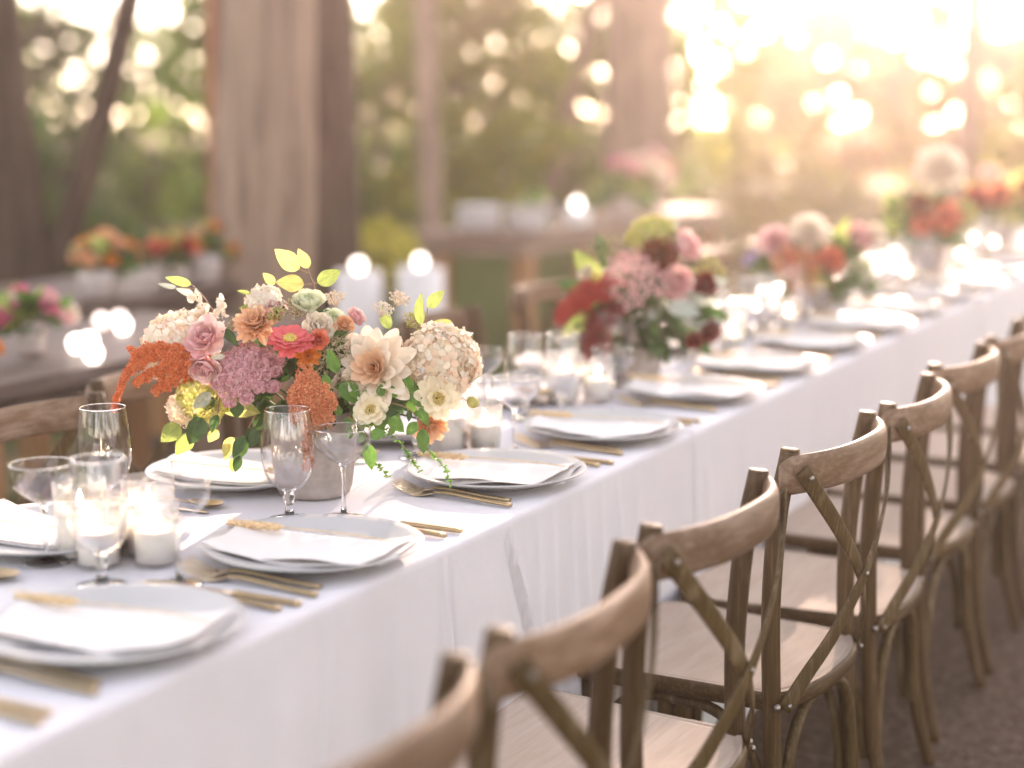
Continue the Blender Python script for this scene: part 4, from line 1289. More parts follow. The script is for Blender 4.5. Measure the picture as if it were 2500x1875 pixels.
def fill_leaves(parent, n, c, rad, size, kind, seed, name='foliage'):
    """inner mass of greenery, many small leaves as one part"""
    rr = random.Random(seed); mb = MB(); global rl
    keep = rl; rl = rr
    for i in range(n):
        v = Vector((rr.gauss(0, 1), rr.gauss(0, 1), rr.gauss(0, 1))).normalized()
        p = Vector(c) + Vector((v.x * rad[0], v.y * rad[1], v.z * rad[2])) * rr.random() ** .5
        d = (v + Vector((rr.uniform(-.6, .6), rr.uniform(-.6, .6), rr.uniform(-.6, .4)))).normalized() * size * rr.uniform(.6, 1.3)
        b = LEAF_MB[rr.randrange(4)]
        mb.add(b.v, b.f, leaf_matrix(p, p + d, .55, 1.2))
    rl = keep
    o = link(name, mb.mesh(name), LM[kind], parent); o['kind'] = 'stuff'
    return o

GB = 'flower arrangements in concrete vases down the table'
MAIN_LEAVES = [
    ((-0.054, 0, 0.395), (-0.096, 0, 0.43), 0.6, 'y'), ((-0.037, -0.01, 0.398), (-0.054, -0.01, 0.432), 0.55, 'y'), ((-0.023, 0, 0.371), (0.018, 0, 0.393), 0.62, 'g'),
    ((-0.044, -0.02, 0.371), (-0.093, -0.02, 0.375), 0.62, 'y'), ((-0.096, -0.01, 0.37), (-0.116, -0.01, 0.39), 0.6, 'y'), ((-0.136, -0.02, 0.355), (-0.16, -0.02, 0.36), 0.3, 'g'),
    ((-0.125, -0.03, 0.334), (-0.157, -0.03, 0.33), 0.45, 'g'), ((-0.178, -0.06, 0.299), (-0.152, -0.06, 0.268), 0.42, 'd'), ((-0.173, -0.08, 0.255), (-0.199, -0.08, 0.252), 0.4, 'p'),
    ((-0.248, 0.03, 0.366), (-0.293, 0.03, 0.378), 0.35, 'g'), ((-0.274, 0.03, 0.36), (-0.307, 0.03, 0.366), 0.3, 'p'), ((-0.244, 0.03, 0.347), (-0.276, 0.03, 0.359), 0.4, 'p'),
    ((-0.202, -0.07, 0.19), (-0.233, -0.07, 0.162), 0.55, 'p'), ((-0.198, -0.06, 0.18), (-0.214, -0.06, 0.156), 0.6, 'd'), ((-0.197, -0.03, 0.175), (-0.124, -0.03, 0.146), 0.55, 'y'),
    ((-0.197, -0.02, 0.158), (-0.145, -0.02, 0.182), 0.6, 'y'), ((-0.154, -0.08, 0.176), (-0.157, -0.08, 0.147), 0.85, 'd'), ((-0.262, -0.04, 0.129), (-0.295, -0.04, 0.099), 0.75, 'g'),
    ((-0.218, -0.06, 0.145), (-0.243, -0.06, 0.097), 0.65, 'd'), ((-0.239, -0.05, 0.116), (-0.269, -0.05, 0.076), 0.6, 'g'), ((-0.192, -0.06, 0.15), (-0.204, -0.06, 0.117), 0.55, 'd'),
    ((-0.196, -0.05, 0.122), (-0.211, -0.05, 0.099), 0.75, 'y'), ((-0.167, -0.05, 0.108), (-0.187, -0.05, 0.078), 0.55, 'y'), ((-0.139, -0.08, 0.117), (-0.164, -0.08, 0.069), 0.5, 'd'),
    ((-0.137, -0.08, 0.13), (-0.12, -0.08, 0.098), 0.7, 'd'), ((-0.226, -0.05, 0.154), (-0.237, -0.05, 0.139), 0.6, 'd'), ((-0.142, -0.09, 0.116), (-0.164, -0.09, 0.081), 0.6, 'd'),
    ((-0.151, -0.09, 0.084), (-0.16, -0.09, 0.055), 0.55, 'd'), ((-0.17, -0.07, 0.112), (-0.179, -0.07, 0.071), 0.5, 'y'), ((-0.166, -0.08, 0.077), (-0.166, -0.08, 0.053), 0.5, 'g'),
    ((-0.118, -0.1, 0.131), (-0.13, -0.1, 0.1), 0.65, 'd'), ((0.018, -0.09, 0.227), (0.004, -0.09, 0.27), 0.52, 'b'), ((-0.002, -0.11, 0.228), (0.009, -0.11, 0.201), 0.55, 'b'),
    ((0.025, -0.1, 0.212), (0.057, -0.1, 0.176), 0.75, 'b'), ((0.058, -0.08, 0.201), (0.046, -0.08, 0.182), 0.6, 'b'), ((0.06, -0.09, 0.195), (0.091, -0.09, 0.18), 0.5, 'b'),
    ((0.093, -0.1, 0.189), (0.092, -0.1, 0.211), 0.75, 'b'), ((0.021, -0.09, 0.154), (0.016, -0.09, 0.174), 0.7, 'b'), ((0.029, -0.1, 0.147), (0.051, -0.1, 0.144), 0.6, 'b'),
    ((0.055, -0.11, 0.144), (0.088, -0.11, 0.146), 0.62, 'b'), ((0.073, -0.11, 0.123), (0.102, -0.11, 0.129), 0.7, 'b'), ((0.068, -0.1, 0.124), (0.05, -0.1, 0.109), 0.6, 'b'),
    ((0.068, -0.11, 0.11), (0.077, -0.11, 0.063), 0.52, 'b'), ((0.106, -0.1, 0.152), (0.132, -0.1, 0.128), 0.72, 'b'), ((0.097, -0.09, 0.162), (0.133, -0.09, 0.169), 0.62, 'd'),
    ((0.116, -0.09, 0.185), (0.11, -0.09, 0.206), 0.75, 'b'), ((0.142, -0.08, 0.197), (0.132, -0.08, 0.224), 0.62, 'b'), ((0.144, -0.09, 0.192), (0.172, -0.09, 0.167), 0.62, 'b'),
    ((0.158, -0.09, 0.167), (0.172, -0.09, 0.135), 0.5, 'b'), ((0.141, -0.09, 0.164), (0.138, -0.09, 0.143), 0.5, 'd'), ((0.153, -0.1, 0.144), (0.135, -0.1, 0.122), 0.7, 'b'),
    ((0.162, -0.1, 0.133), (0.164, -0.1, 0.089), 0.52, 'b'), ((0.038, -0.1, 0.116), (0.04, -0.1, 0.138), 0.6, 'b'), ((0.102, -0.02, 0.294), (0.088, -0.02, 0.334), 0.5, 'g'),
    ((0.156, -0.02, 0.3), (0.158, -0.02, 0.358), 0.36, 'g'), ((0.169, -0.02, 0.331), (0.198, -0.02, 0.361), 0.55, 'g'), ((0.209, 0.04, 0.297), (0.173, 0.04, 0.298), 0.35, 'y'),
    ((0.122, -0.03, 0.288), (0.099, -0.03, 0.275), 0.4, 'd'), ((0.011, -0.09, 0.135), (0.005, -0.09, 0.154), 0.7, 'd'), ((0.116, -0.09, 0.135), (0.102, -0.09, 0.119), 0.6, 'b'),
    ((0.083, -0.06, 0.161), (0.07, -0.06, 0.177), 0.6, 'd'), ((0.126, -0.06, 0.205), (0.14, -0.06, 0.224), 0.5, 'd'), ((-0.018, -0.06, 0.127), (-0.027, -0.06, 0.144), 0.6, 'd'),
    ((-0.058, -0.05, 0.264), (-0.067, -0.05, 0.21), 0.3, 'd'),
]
MAIN_STEMS = [
    [(-0.036, 0, 0.256), (-0.027, 0, 0.353), (-0.034, 0, 0.382), (-0.038, 0, 0.397)], [(-0.032, 0, 0.374), (-0.024, 0, 0.37)], [(-0.038, 0, 0.388), (-0.054, 0, 0.395)],
    [(-0.031, 0, 0.369), (-0.047, 0, 0.369)], [(-0.2, 0.03, 0.294), (-0.212, 0.03, 0.321), (-0.231, 0.03, 0.349), (-0.248, 0.03, 0.366)], [(-0.231, 0.03, 0.349), (-0.244, 0.03, 0.347)],
    [(-0.239, 0.03, 0.358), (-0.274, 0.03, 0.36)], [(0.184, -0.06, 0.196), (0.214, -0.06, 0.186), (0.242, -0.06, 0.172)], [(0.023, -0.09, 0.213), (0.02, -0.09, 0.222), (0.017, -0.09, 0.227)],
    [(0.132, -0.01, 0.224), (0.123, -0.01, 0.257), (0.101, -0.01, 0.292)], [(0.161, -0.01, 0.257), (0.157, -0.01, 0.283), (0.155, -0.01, 0.299)], [(0.161, -0.01, 0.257), (0.166, -0.01, 0.305), (0.168, -0.01, 0.33)],
    [(0.036, -0.1, 0.156), (0.068, -0.1, 0.123), (0.067, -0.1, 0.108)], [(0.104, -0.09, 0.178), (0.141, -0.09, 0.164), (0.162, -0.09, 0.131)], [(-0.189, -0.05, 0.185), (-0.222, -0.05, 0.143), (-0.244, -0.05, 0.124), (-0.257, -0.05, 0.131)],
    [(-0.189, -0.05, 0.185), (-0.194, -0.05, 0.148), (-0.197, -0.05, 0.12)], [(-0.125, -0.07, 0.152), (-0.136, -0.07, 0.132), (-0.141, -0.07, 0.115), (-0.164, -0.07, 0.111)],
]
MAIN_SPRIGS = [
    [(0.091, -0.07, 0.132), (0.128, -0.07, 0.096), (0.14, -0.07, 0.077), (0.155, -0.07, 0.053)], [(0.165, -0.07, 0.096), (0.181, -0.07, 0.079), (0.2, -0.07, 0.055), (0.209, -0.07, 0.029)], [(0.069, -0.07, 0.077), (0.085, -0.07, 0.062), (0.101, -0.07, 0.043)],
]
def main_bouquet():
    t = thing('flower_arrangement', 'sharp main bouquet of mauve sedum, orange amaranth and cream dahlia in a concrete vase', 'flowers', (-.36, 1.18, ZT + .001), R(VIEW), GB)
    vase(t, .074).location = (-.034, -.012, 0)
    hydrangea(t, (.192, -.015, .235), (.25, -.45, 1), .064, .058, 'cream', 250, 3, fl=.0150)
    hydrangea(t, (-.268, .01, .255), (-.3, -.5, 1), .064, .054, 'cream', 230, 4, fl=.0140)
    hydrangea(t, (-.225, -.02, .178), (-.6, -.6, -.2), .046, .040, 'lime', 160, 5, 'lime_hydrangea', fl=.010)
    hydrangea(t, (-.262, .0, .150), (-.5, -.6, -.5), .026, .03, 'cream', 80, 6, 'cream_cluster', fl=.009)
    bloom('dahlia', t, (.082, -.055, .228), (-.25, -1, .30), .072, 'blush', 'dahlia', 'orange', True, 11, 'blushcore')
    bloom('dahlia', t, (-.124, -.04, .300), (-.1, -.8, .75), .040, 'peach', 'ball', None, True, 12)
    bloom('small_dahlia', t, (.187, -.08, .183), (.15, -1, .1), .038, 'butter', 'single', 'yellow', True, 13)
    bloom('anemone', t, (.075, -.10, .165), (0, -1, .35), .031, 'butter', 'single', 'yellow', True, 14)
    bloom('peach_bloom', t, (.170, -.055, .132), (.4, -.8, -.4), .034, 'peach', 'dahlia', None, False, 15)
    bloom('zinnia', t, (-.061, -.088, .282), (.10, -.50, .87), .038, 'zinnia', 'zinnia', 'yellow', True, 16)
    bloom('lisianthus', t, (-.038, -.015, .325), (.1, -.5, 1), .033, 'greenwhite', 'rose', None, False, 17)
    bloom('lisianthus', t, (-.018, -.035, .292), (.2, -.8, .6), .030, 'white', 'rose', None, False, 18)
    bloom('lisianthus', t, (.002, -.015, .302), (.5, -.6, .7), .024, 'greenwhite', 'rose', None, False, 19)
    bloom('lisianthus', t, (-.203, -.05, .276), (-.3, -1, .6), .038, 'pink', 'rose', None, False, 20)
    bloom('lisianthus', t, (-.206, -.06, .240), (-.2, -.9, -.5), .032, 'pink', 'rose', None, False, 21)
    bloom('pink_bloom', t, (-.101, -.025, .318), (.1, -.7, .8), .028, 'pink', 'rose', None, False, 22)
    hydrangea(t, (-.115, -.01, .338), (-.2, -.4, 1), .030, .028, 'white', 110, 23, 'white_cluster', fl=.009)
    bloom('sweet_pea', t, (.038, 0, .308), (.6, -.5, .6), .018, 'pink', 'rose', None, False, 24)
    bloom('sweet_pea', t, (.025, -.03, .300), (.2, -.8, .5), .017, 'peach', 'rose', None, False, 25)
    bloom('coral_bloom', t, (-.016, -.065, .280), (.1, -1, .2), .018, 'coral', 'rose', None, False, 26)
    bloom('orange_bloom', t, (-.033, -.07, .254), (0, -1, .1), .022, 'orange', 'dahlia', None, False, 27)
    bloom('peach_bloom', t, (.048, -.045, .262), (.2, -1, .4), .024, 'blush', 'rose', None, False, 28)
    bloom('white_bloom', t, (.030, -.075, .206), (0, -1, 0), .024, 'cream', 'rose', None, False, 29)
    sedum(t, (-.137, -.060, .215), (-.12, -.72, .62), .058, .040, 'sedum', 4200, 31, .0036)
    umbel(t, (.024, -.05, .268), (.1, -.5, .8), .030, 'seed', 420, 32)
    umbel(t, (.040, -.058, .232), (.2, -.9, .3), .026, 'seed', 420, 33)
    umbel(t, (-.012, -.058, .240), (0, -1, .2), .026, 'seed', 360, 34)
    umbel(t, (-.058, -.02, .330), (0, -.7, .7), .024, 'seed', 260, 35)
    umbel(t, (-.162, -.02, .300), (-.2, -.7, .7), .018, 'seed', 200, 36)
    umbel(t, (.118, -.06, .205), (.2, -1, .2), .020, 'seed', 240, 37)
    S = []; rr = random.Random(44)
    axes = [([(-.20, -.05, .238), (-.25, -.06, .254), (-.30, -.068, .250), (-.335, -.07, .232), (-.357, -.07, .194), (-.369, -.07, .158)], .0065, .0022, 34),
            ([(-.20, -.05, .236), (-.245, -.062, .240), (-.29, -.07, .230), (-.325, -.072, .208)], .0065, .0020, 30),
            ([(-.20, -.05, .234), (-.235, -.06, .228), (-.27, -.065, .212), (-.295, -.065, .193)], .0065, .0020, 26),
            ([(-.21, -.05, .240), (-.25, -.055, .262), (-.29, -.06, .266), (-.335, -.06, .256)], .0050, .0016, 22)]
    for pts, r0, r1, ns in axes:
        S.append((pts, r0, r1)); path = spline(pts, 14)
        top = int(len(path) * (.66 if len(pts) > 4 else .96))
        for i in range(ns):
            k = int((i + .5) / ns * top); p = path[k]; ax = (path[k + 1] - path[k]).normalized()
            pr = Vector((rr.uniform(-.4, .2), rr.uniform(-1, .5), rr.uniform(-1.2, .75)))
            d = (ax * rr.uniform(.5, 1.1) + pr).normalized(); l = rr.uniform(.014, .034) * (1 - .35 * k / top)
            S.append(([p, p + d * l * .55 + Vector((0, 0, .002)), p + d * l + Vector((0, 0, -.004))], .0030, .0007))
    plume(t, S, 'amar', 26000, .0021, 41)
    S = [([(-.036, -.09, .226), (-.032, -.115, .205), (-.024, -.13, .165), (-.026, -.132, .120), (-.029, -.13, .071)], .0135, .0035)]
    for e, r in [((-.052, -.11, .150), .014), ((-.040, -.125, .158), .014), ((.006, -.12, .146), .013), ((-.008, -.125, .144), .014), ((.012, -.115, .172), .012), ((-.056, -.105, .176), .012), ((-.020, -.13, .150), .014)]:
        S.append(([(-.030, -.095, .222), ((-.03 + e[0]) / 2 + (e[0] + .03) * .25, -.118, (.224 + e[2]) / 2), e], r * .78, r * .38))
    plume(t, S, 'amar2', 26000, .0030, 42)
    # pale sprigs standing up at the left
    mb = MB(); rr = random.Random(51)
    for (a, b) in (((-.242, .02, .352), (-.219, .02, .300)), ((-.193, 0, .344), (-.197, 0, .300)), ((-.232, .01, .33), (-.21, .0, .29))):
        a, b = Vector(a), Vector(b)
        for i in range(26):
            q = i / 25; c = a.lerp(b, q) + Vector((rr.uniform(-1, 1), rr.uniform(-1, 1), 0)) * .010 * (.4 + q)
            k = PET['cup'][i % 3]; s = .013
            mb.add(k.v, k.f, Matrix.Translation(c) @ aim((rr.uniform(-1, 1), rr.uniform(-1, 1), rr.uniform(-.2, 1)), rr.uniform(0, 6)) @ Matrix.Diagonal((s, s, s, 1)))
    link('white_sprig', mb.mesh('white_sprig'), PM['white'], t)
    # the bud at the right on its stalk
    bd = MB(); rr = random.Random(52)
    ball(bd, (0, 0, 0), .0105, 12, 8, 1.1)
    for i in range(9):
        a = i * .7; M = Matrix.Rotation(a, 4, 'Z') @ Matrix.Translation((0, .006, -.006)) @ Matrix.Rotation(R(70), 4, 'X') @ Matrix.Diagonal((.007, .014, .012, 1))
        bd.add(PET['dahlia'][i % 3].v, PET['dahlia'][i % 3].f, M)
    o = link('flower_bud', bd.mesh('flower_bud'), PM['lime'], t); o.matrix_local = Matrix.Translation((.247, -.06, .172)) @ aim((.5, -.4, -.3))
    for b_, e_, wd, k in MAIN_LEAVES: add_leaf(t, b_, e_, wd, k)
    for s in MAIN_STEMS:
        mb = MB(); tube(mb, s, .0012, 6, 5, .0008); link('twig', mb.mesh('twig'), PM['twig'], t)
    mb = MB(); sp = MB(); rr = random.Random(53)
    for s in MAIN_SPRIGS:
        tube(sp, s, .0007, 5, 5, .0005)
        for p in spline(s, 6):
            for k in range(2):
                d = Vector((rr.uniform(-1, 1), rr.uniform(-.6, .2), rr.uniform(-.7, .5))).normalized() * .0075
                b = LEAF_MB[k]; mb.add(b.v, b.f, leaf_matrix(p, p + d, .5, 1))
    q = link('trailing_sprig', sp.mesh('trailing_sprig'), PM['stem'], t)
    link('tiny_leaves', mb.mesh('tiny_leaves'), LM['b'], q)
    rr = random.Random(66)
    for i in range(9):                              # loose airy filler round the outline
        a = rr.uniform(.25, 2.9); e = Vector((.02 + .21 * math.cos(a) * rr.uniform(.8, 1.05), rr.uniform(-.07, .03), .215 + .135 * math.sin(a) * rr.uniform(.85, 1.1)))
        umbel(t, e, (math.cos(a), -.4, math.sin(a)), rr.uniform(.014, .022), rr.choice(['seed', 'cream', 'lime', 'white']), 150, 200 + i, 'filler_sprig', .0016)
    stems_part(t, [(.19, -.01, .2), (-.26, 0, .23), (.07, -.04, .22), (-.12, -.03, .29), (.18, -.06, .18), (-.06, -.07, .275), (-.13, -.05, .21), (-.2, -.04, .25), (-.03, -.01, .31), (0, -.02, .28), (.16, -.05, .14), (-.03, -.08, .22), (-.02, .03, .26), (.06, .03, .24)], .08, .15)
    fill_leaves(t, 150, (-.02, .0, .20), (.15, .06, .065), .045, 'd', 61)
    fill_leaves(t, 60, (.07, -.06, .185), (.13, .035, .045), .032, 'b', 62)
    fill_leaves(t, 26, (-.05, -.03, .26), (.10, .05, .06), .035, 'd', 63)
    return t
main_bouquet()

def side_bouquet(y, label, seed, items, leaves=(), vr=.08, group=GB, x=-.36, z=None, rz=R(VIEW), fill='d', fc=(0, 0, .22), fr=(.12, .08, .07), nf=120, size=1.0):
    zz = z if z is not None else ZT + (.001 if y < 2 else .004 if y < 4.9 else .0065 if y < 7.88 else .009)
    t = thing('flower_arrangement', label, 'flowers', (x, y, zz), rz, group)
    vase(t, vr); t.scale = (size,) * 3
    rr = random.Random(seed)
    for it in items:
        k = it[0]
        if k == 'plume': plume(t, it[1], it[2], 9000, .0045, seed)
        elif k == 'sedum': sedum(t, it[1], it[2], it[3], it[3] * .6, it[4], 500, seed, .006)
        elif k == 'hyd': hydrangea(t, it[1], it[2], it[3], it[3] * .85, it[4], 140, seed, fl=.016)
        elif k == 'umbel': umbel(t, it[1], it[2], it[3], it[4], 220, seed, b=.003)
        else: bloom(k + '_bloom', t, it[1], it[2], it[3], it[4], k, None, False, rr.random())
    for b_, e_, wd, k in leaves: add_leaf(t, b_, e_, wd, k)
    fill_leaves(t, nf, fc, fr, .06, fill, seed + 1)
    stems_part(t, [it[1] for it in items if it[0] != 'plume'], vr, .15)
    return t

side_bouquet(2.55, 'second arrangement: dark brown red dahlia over pink sedum with trailing burgundy plumes', 71, [
    ('ball', (.042, -.04, .315), (.0, -1, .25), .050, 'brown'), ('rose', (.095, -.01, .325), (.5, -.6, .6), .048, 'pink'),
    ('sedum', (-.015, -.06, .255), (-.1, -.8, .6), .078, 'pink'), ('rose', (.08, -.05, .25), (.3, -1, .1), .045, 'pink'),
    ('plume', [([(-.06, -.07, .25), (-.12, -.08, .245), (-.18, -.085, .20), (-.20, -.085, .16)], .022, .012), ([(-.05, -.07, .23), (-.12, -.09, .225), (-.15, -.09, .19)], .02, .012)], 'red'),
    ('plume', [([(-.07, -.08, .20), (-.12, -.10, .15), (-.135, -.10, .07)], .020, .016), ([(-.05, -.09, .2), (-.085, -.11, .15), (-.09, -.11, .085)], .016, .012)], 'burg'),
    ('ball', (.152, -.06, .245), (.4, -1, .1), .034, 'burg'), ('ball', (.165, -.07, .135), (.5, -1, -.2), .030, 'burg'), ('ball', (.125, -.09, .115), (.2, -1, -.2), .024, 'burg'),
    ('hyd', (.03, 0, .355), (0, -.4, 1), .055, 'lime'), ('umbel', (-.085, -.02, .33), (-.3, -.5, .8), .05, 'seed'), ('rose', (-.13, -.04, .27), (-.5, -.8, .4), .022, 'white'), ('umbel', (.17, -.02, .28), (.4, -.5, .7), .05, 'lime')],
    [((.08, -.05, .2), (.19, -.08, .21), .5, 'p'), ((.1, -.06, .18), (.2, -.08, .15), .5, 'p'), ((.06, -.08, .2), (.14, -.11, .18), .55, 'p'), ((.1, -.05, .23), (.21, -.07, .26), .45, 'p'),
     ((.0, 0, .33), (.02, -.02, .40), .5, 'p'), ((.04, 0, .34), (.09, -.02, .40), .45, 'p'), ((-.1, -.03, .25), (-.17, -.04, .33), .5, 'g'), ((-.12, -.03, .22), (-.21, -.05, .25), .5, 'd'), ((-.1, -.05, .2), (-.2, -.06, .12), .4, 'g'), ((-.08, -.02, .28), (-.11, -.03, .37), .4, 'd')], fill='d', nf=190, fc=(0.02, -.02, .17), fr=(.15, .09, .09), vr=.058)
side_bouquet(4.03, 'third arrangement: large white bloom over coral and pink flowers, softly blurred', 72, [
    ('ball', (-.04, -.05, .27), (.1, -1, .5), .072, 'white'), ('rose', (-.135, -.04, .245), (-.4, -1, .3), .058, 'pink'), ('sedum', (-.05, -.08, .165), (0, -1, .3), .085, 'coral'), ('rose', (-.11, -.06, .19), (-.3, -1, 0), .05, 'peach'),
    ('rose', (.12, -.03, .255), (.4, -.8, .5), .052, 'pink'), ('ball', (.13, -.06, .16), (.4, -1, 0), .045, 'greenwhite'), ('rose', (.02, -.08, .19), (.1, -1, .1), .05, 'coral'), ('hyd', (-.02, -.09, .14), (0, -1, 0), .05, 'lime'), ('rose', (.17, -.04, .27), (.6, -.7, .4), .04, 'white'),
    ('rose', (-.21, -.02, .19), (-.8, -.6, .3), .03, 'lav'), ('umbel', (-.25, 0, .22), (-.6, -.4, .6), .05, 'seed')],
    [((.05, 0, .2), (.1, 0, .33), .4, 'g'), ((.1, -.02, .2), (.17, -.05, .13), .5, 'p'), ((-.1, 0, .2), (-.2, 0, .28), .5, 'd'), ((-.12, 0, .2), (-.23, 0, .15), .5, 'd')], nf=150, fc=(0, -.02, .17), fr=(.18, .1, .09), vr=.06)
side_bouquet(5.50, 'fourth arrangement: tall pale bloom standing above brown green foliage and coral flowers', 73, [
    ('ball', (.05, 0, .43), (.1, -.9, .6), .105, 'white'), ('rose', (.055, -.08, .25), (.2, -1, .1), .065, 'coral'), ('rose', (-.02, -.06, .22), (-.2, -1, 0), .05, 'coral'), ('umbel', (-.11, 0, .28), (-.4, -.5, .8), .07, 'lime'), ('hyd', (.15, -.02, .26), (.5, -.7, .5), .05, 'lime'), ('ball', (-.04, -.05, .3), (-.1, -1, .3), .05, 'brown')],
    [((-.08, 0, .22), (-.17, 0, .34), .5, 'g'), ((-.1, -.02, .2), (-.2, -.02, .21), .5, 'g'), ((.1, 0, .22), (.2, 0, .3), .5, 'g')], nf=200, fr=(.17, .1, .11), fc=(0, 0, .23))
side_bouquet(7.0, 'fifth arrangement at the right picture edge: hazy red and yellow green flowers', 74, [
    ('rose', (-.02, -.05, .27), (0, -1, .3), .07, 'coral'), ('rose', (.1, -.05, .29), (.3, -1, .3), .07, 'red'), ('rose', (-.12, -.04, .26), (-.3, -1, .3), .06, 'red'), ('hyd', (.02, -.07, .17), (0, -1, 0), .06, 'lime'), ('rose', (-.06, 0, .36), (0, -.6, 1), .05, 'pink')],
    [((.05, 0, .22), (.1, 0, .4), .5, 'g'), ((-.08, 0, .22), (-.18, 0, .34), .5, 'g')], nf=160, fr=(.17, .1, .09))
side_bouquet(8.45, 'last arrangement near the hazy far end of the long table', 75, [
    ('rose', (-.02, -.05, .27), (0, -1, .3), .07, 'pink'), ('rose', (.1, -.05, .29), (.3, -1, .3), .07, 'white'), ('rose', (-.12, -.04, .26), (-.3, -1, .3), .06, 'coral')],
    [((.05, 0, .22), (.1, 0, .4), .5, 'g')], nf=140, fr=(.17, .1, .09))

# ------------------------------------------------------------------ tables and flowers standing further back
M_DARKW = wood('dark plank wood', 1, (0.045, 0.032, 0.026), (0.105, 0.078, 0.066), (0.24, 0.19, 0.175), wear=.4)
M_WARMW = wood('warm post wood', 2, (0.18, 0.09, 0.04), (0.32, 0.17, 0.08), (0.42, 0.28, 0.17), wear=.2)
def plank_table(label, x0, x1, y0, y1, n=4, MT=None, grp='bare wooden tables left of the long table'):
    MT = MT or M_DARKW
    t = thing('wooden_table', label, 'table', ((x0 + x1) / 2, (y0 + y1) / 2, 0), 0, grp)
    W_ = x1 - x0; L = y1 - y0; pw = W_ / n
    me = None
    for i in range(n):
        if me is None:
            mb = MB(); box(mb, -pw / 2 + .003, pw / 2 - .003, -L / 2, L / 2, .708, .748); me = mb.mesh('plank', False)
        link('plank', me, MT, t, (-W_ / 2 + pw * (i + .5), rng.uniform(-.01, .01), rng.uniform(-.001, .001)))
    mb = MB(); box(mb, -W_ / 2 + .06, W_ / 2 - .06, -L / 2 + .08, L / 2 - .08, .62, .706); link('apron', mb.mesh('apron', False), MT, t)
    for sx in (-1, 1):
        for q in (-1, -.33, .33, 1):
            mb = MB(); cx, cy = sx * (W_ / 2 - .09), q * (L / 2 - .16)
            box(mb, cx - .04, cx + .04, cy - .04, cy + .04, 0, .62); link('leg', mb.mesh('leg', False), M_WARMW, t)
    return t
plank_table('nearer bare dark wooden table at left, holding pink flowers and added glowing globes', -2.55, -1.80, -0.8, 3.25)
plank_table('farther bare dark wooden table at left, holding a row of orange flowers in pots', -3.62, -2.87, 0.2, 4.7)

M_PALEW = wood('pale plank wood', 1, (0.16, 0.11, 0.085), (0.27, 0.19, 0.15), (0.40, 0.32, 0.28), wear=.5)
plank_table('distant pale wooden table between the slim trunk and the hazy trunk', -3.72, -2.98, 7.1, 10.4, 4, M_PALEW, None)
def plate_stack(x, y, r, n, label):
    t = thing('plate_stack', label, 'plates', (x, y, .749), 0, 'stacks of white plates on the distant table')
    for i in range(n):
        o = link('plate', ME_PLATE, M_WHITEC, t, (rng.uniform(-.003, .003), rng.uniform(-.003, .003), i * .011)); o.material_slots[0].link = 'OBJECT'; o.material_slots[0].material = M_WHITEC
        o.scale = (r / .165, r / .165, 1)
M_WHITEC = plain('white enamel', (0.74, 0.72, 0.73), .4, 0, .04, 10)
plate_stack(-3.42, 7.32, .135, 12, 'stack of white plates at the left end of the distant pale wooden table')
plate_stack(-3.17, 7.45, .13, 11, 'stack of white plates beside the lavender flowers on the distant table')

GL = 'pots of flowers on the bare wooden tables'
def pot_bouquet(x, y, z, label, seed, cols, r=.17, h=.28, leaf_k='d', nbl=9, vr=.065, group=GL, br=.05, size=1.0):
    rr = random.Random(seed); items = []
    for i in range(nbl):
        a = rr.uniform(0, 6.28); q = rr.random() ** .5
        v = (q * r * math.cos(a), q * r * .7 * math.sin(a), h - .10 * q * q + rr.uniform(-.03, .03))
        items.append((rr.choice(['rose', 'ball', 'dahlia']), v, (v[0] * 4, v[1] * 3 - .4, .7), br * rr.uniform(.7, 1.2), rr.choice(cols)))
    lv = [((rr.uniform(-.06, .06), rr.uniform(-.05, .05), .18), (rr.uniform(-r, r) * 1.15, rr.uniform(-.12, .1), rr.uniform(.1, h + .08)), .5, rr.choice(['g', 'd', 'b'])) for _ in range(10)]
    return side_bouquet(y, label, seed, items, lv, vr, group, x, z, rr.uniform(0, 3), leaf_k, (0, 0, h * .68), (r * .8, r * .6, .07), 70, size)
pot_bouquet(-3.02, 3.62, .749, 'grey pot of orange flowers on the farther wooden table, left of the dark bush', 101, ['orange', 'coral', 'orange', 'peach'], .22, .27, 'd', 13, .065, GL, .055, .72)
pot_bouquet(-3.00, 3.96, .749, 'grey pot of orange and coral flowers on the farther wooden table, below the dark bush', 102, ['orange', 'coral', 'red', 'lime'], .22, .27, 'd', 13, .065, GL, .055, .72)
pot_bouquet(-3.02, 4.26, .749, 'pot of orange flowers on the farther wooden table, beside the broad trunk', 103, ['orange', 'orange', 'peach'], .22, .27, 'd', 13, .065, GL, .055, .72)
pot_bouquet(-3.05, 2.80, .749, 'pot of pink and red flowers with blue green leaves at the left picture edge', 104, ['pink', 'red', 'pink', 'lav'], .16, .27, 'd', 11, .065, GL, .05, .72)
pot_bouquet(-2.12, 2.28, .749, 'pot of bright pink flowers on the nearer wooden table', 105, ['hotpink', 'hotpink', 'pink', 'white'], .17, .26, 'd', 14, .06, GL, .05, .62)
pot_bouquet(-2.06, 2.02, .749, 'low pot of rust orange flowers on the nearer wooden table at the left edge', 106, ['orange', 'red', 'orange'], .13, .22, 'd', 8, .055, GL, .05, .55)
pot_bouquet(-3.05, 8.6, .753, 'pink flowers on the distant pale table, left of the hazy trunk', 107, ['pink', 'hotpink', 'white'], .24, .34, 'g', 12, .08, 'flowers on the distant pale table', .075)
pot_bouquet(-3.30, 9.6, .753, 'pale pink flowers farther along the distant pale table', 108, ['pink', 'white', 'peach'], .24, .34, 'g', 12, .08, 'flowers on the distant pale table', .075)
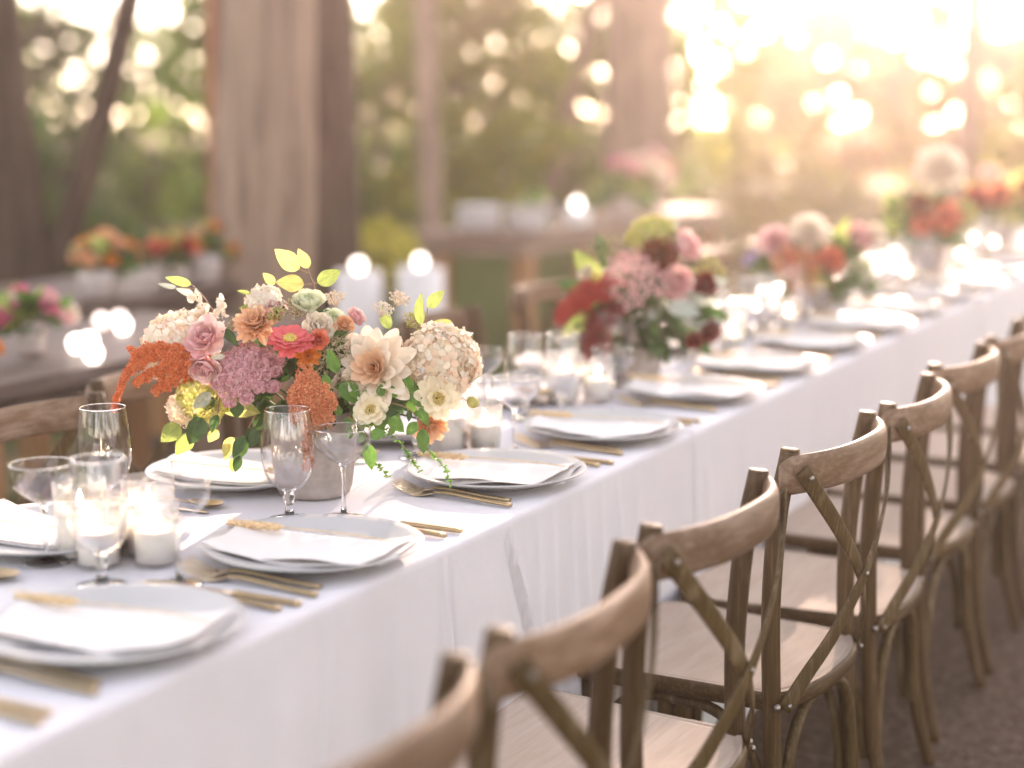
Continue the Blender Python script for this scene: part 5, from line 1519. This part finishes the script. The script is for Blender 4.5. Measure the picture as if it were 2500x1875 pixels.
pot_bouquet(-3.15, 7.55, .753, 'lavender flowers at the end of the distant pale table', 109, ['lav', 'lav', 'white'], .10, .17, 'b', 7, .07, 'flowers on the distant pale table', .05)

def grey_pot(x, y, z, r, h, label):
    mb = MB(); lathe(mb, [(0, 0), (r * .78, 0), (r * .92, .012), (r, h * .6), (r * .97, h), (r * .88, h), (r * .88, h * .5), (0, h * .45)], 28)
    o = link('stoneware_pot', mb.mesh('stoneware_pot'), M_POTG, None, (x, y, z)); tag(o, label, 'pot', 'empty stoneware pots on the farther table')
M_POTG = plain('pale stoneware', (0.40, 0.345, 0.33), .7, 0, .08, 20)
grey_pot(-2.94, 3.47, .749, .065, .10, 'pale stoneware pot between the two left pots of orange flowers')
grey_pot(-2.93, 4.10, .749, .07, .11, 'pale stoneware pot between the two right pots of orange flowers')

M_GLOW = emit('added glow for glints', (1.0, 0.84, 0.74), 1.1)  # emission added in place of blurred bright glints
def glow_pot(x, y, z, label, r=.085, h=.20):  # pale pot with an added glowing ball where a glint shows
    t = thing('added_glow_pot', label, 'glow_pot', (x, y, z), 0, 'white pots with an added glowing ball')
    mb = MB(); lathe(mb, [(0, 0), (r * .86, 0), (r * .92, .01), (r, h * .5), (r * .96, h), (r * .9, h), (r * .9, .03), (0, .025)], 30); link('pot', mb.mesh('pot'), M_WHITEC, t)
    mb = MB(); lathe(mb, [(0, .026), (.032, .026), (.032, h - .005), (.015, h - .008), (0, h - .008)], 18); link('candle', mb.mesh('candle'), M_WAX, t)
    mb = MB(); ball(mb, (0, 0, h + .034), .034, 16, 10); link('added_glow_ball', mb.mesh('added_glow_ball'), M_GLOW, t)
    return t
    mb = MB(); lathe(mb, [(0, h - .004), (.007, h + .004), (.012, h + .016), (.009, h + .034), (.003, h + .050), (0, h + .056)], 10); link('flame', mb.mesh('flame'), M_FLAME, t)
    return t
glow_pot(-3.39, 5.96, 0, 'tall pale planter with an added glowing ball on top, left one beyond the far side chairs', .125, .62)
glow_pot(-3.10, 6.10, 0, 'tall pale planter with an added glowing ball on top, right one beyond the far side chairs', .125, .64)
glow_pot(-3.06, 7.92, .753, 'white pot with an added glowing ball on the distant pale table', .085, .10)
gm = MB(); lathe(gm, [(0, 0), (.014, 0), (.016, .004), (.022, .012), (.026, .024), (.0245, .036), (.017, .047), (.006, .0515), (0, .052)], 20); gme = gm.mesh('added_glow_globe')  # solid glowing globes added for bright glints, no flame inside
M_GLOW_DIM = emit('added dim glow for glints', (1.0, 0.80, 0.72), .35)  # weaker added glow for the fainter glints
for (x, y, m_, lab) in [(-2.027, 2.360, M_GLOW, 'added glowing globe right beside the bright pink flowers'), (-2.03, 2.415, M_GLOW, 'added glowing globe touching the one beside the bright pink flowers'), (-1.85, 2.23, M_GLOW, 'added glowing globe at the table edge right of the touching pair'), (-2.186, 2.742, M_GLOW, 'brightest added globe above the cream hydrangea on the nearer wooden table'), (-2.31, 2.87, M_GLOW_DIM, 'dim added globe behind the brightest one above the cream hydrangea'), (-2.323, 2.80, M_GLOW_DIM, 'dim added globe left of the brightest one above the cream hydrangea')]:
    o = link('added_glow_globe', gme, None, None, (x, y, .749))
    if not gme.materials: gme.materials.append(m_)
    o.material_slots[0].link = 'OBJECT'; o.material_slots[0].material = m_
    tag(o, lab, 'candle', 'added glowing globes on the bare wooden table')

# fallen leaves on the dirt at the lower right
ml = leafcol('dry leaf', (0.36, 0.17, 0.09), .2, 1.5)
fl = LEAF_MB[1].mesh('fallen_leaf')
for i, (x, y, lab) in enumerate([(.66, 2.62, 'dry pinkish leaf lying by the chair foot'), (.70, 2.66, 'curled dry leaf beside the pinkish one by the chair foot'), (.72, 2.50, 'small dry leaf on the dirt just in front of the pair of leaves'), (.80, 3.02, 'pale dry leaf on the dirt at the right picture edge'), (.62, 2.22, 'dry leaf near the bottom right corner'), (.74, 2.9, 'tan leaf scrap on the dirt behind the others')]):
    o = link('fallen_leaf', fl, ml, None, (x, y, .012), (rng.uniform(-.4, .4), rng.uniform(-.3, .3), rng.uniform(0, 6))); o.scale = (.022, .042, .05)
    tag(o, lab, 'fallen leaf', 'dry leaves fallen on the dirt')

# ------------------------------------------------------------------ air
def haze():
    mb = MB(); box(mb, -75, 45, -25, 75, -1.2, 12.5)
    m = bpy.data.materials.new('haze'); m.use_nodes = True; nt = m.node_tree
    for n in list(nt.nodes): nt.nodes.remove(n)
    out = nt.nodes.new('ShaderNodeOutputMaterial'); v = nt.nodes.new('ShaderNodeVolumePrincipled')
    v.inputs['Color'].default_value = (1.0, 0.83, 0.78, 1)
    v.inputs['Density'].default_value = HAZE
    v.inputs['Anisotropy'].default_value = 0.85
    nt.links.new(v.outputs[0], out.inputs['Volume'])
    o = link('haze', mb.mesh('haze', False), m)
    tag(o, 'warm sunlit haze filling the clearing', None, None, 'stuff')
HAZE = 0.0050
haze()
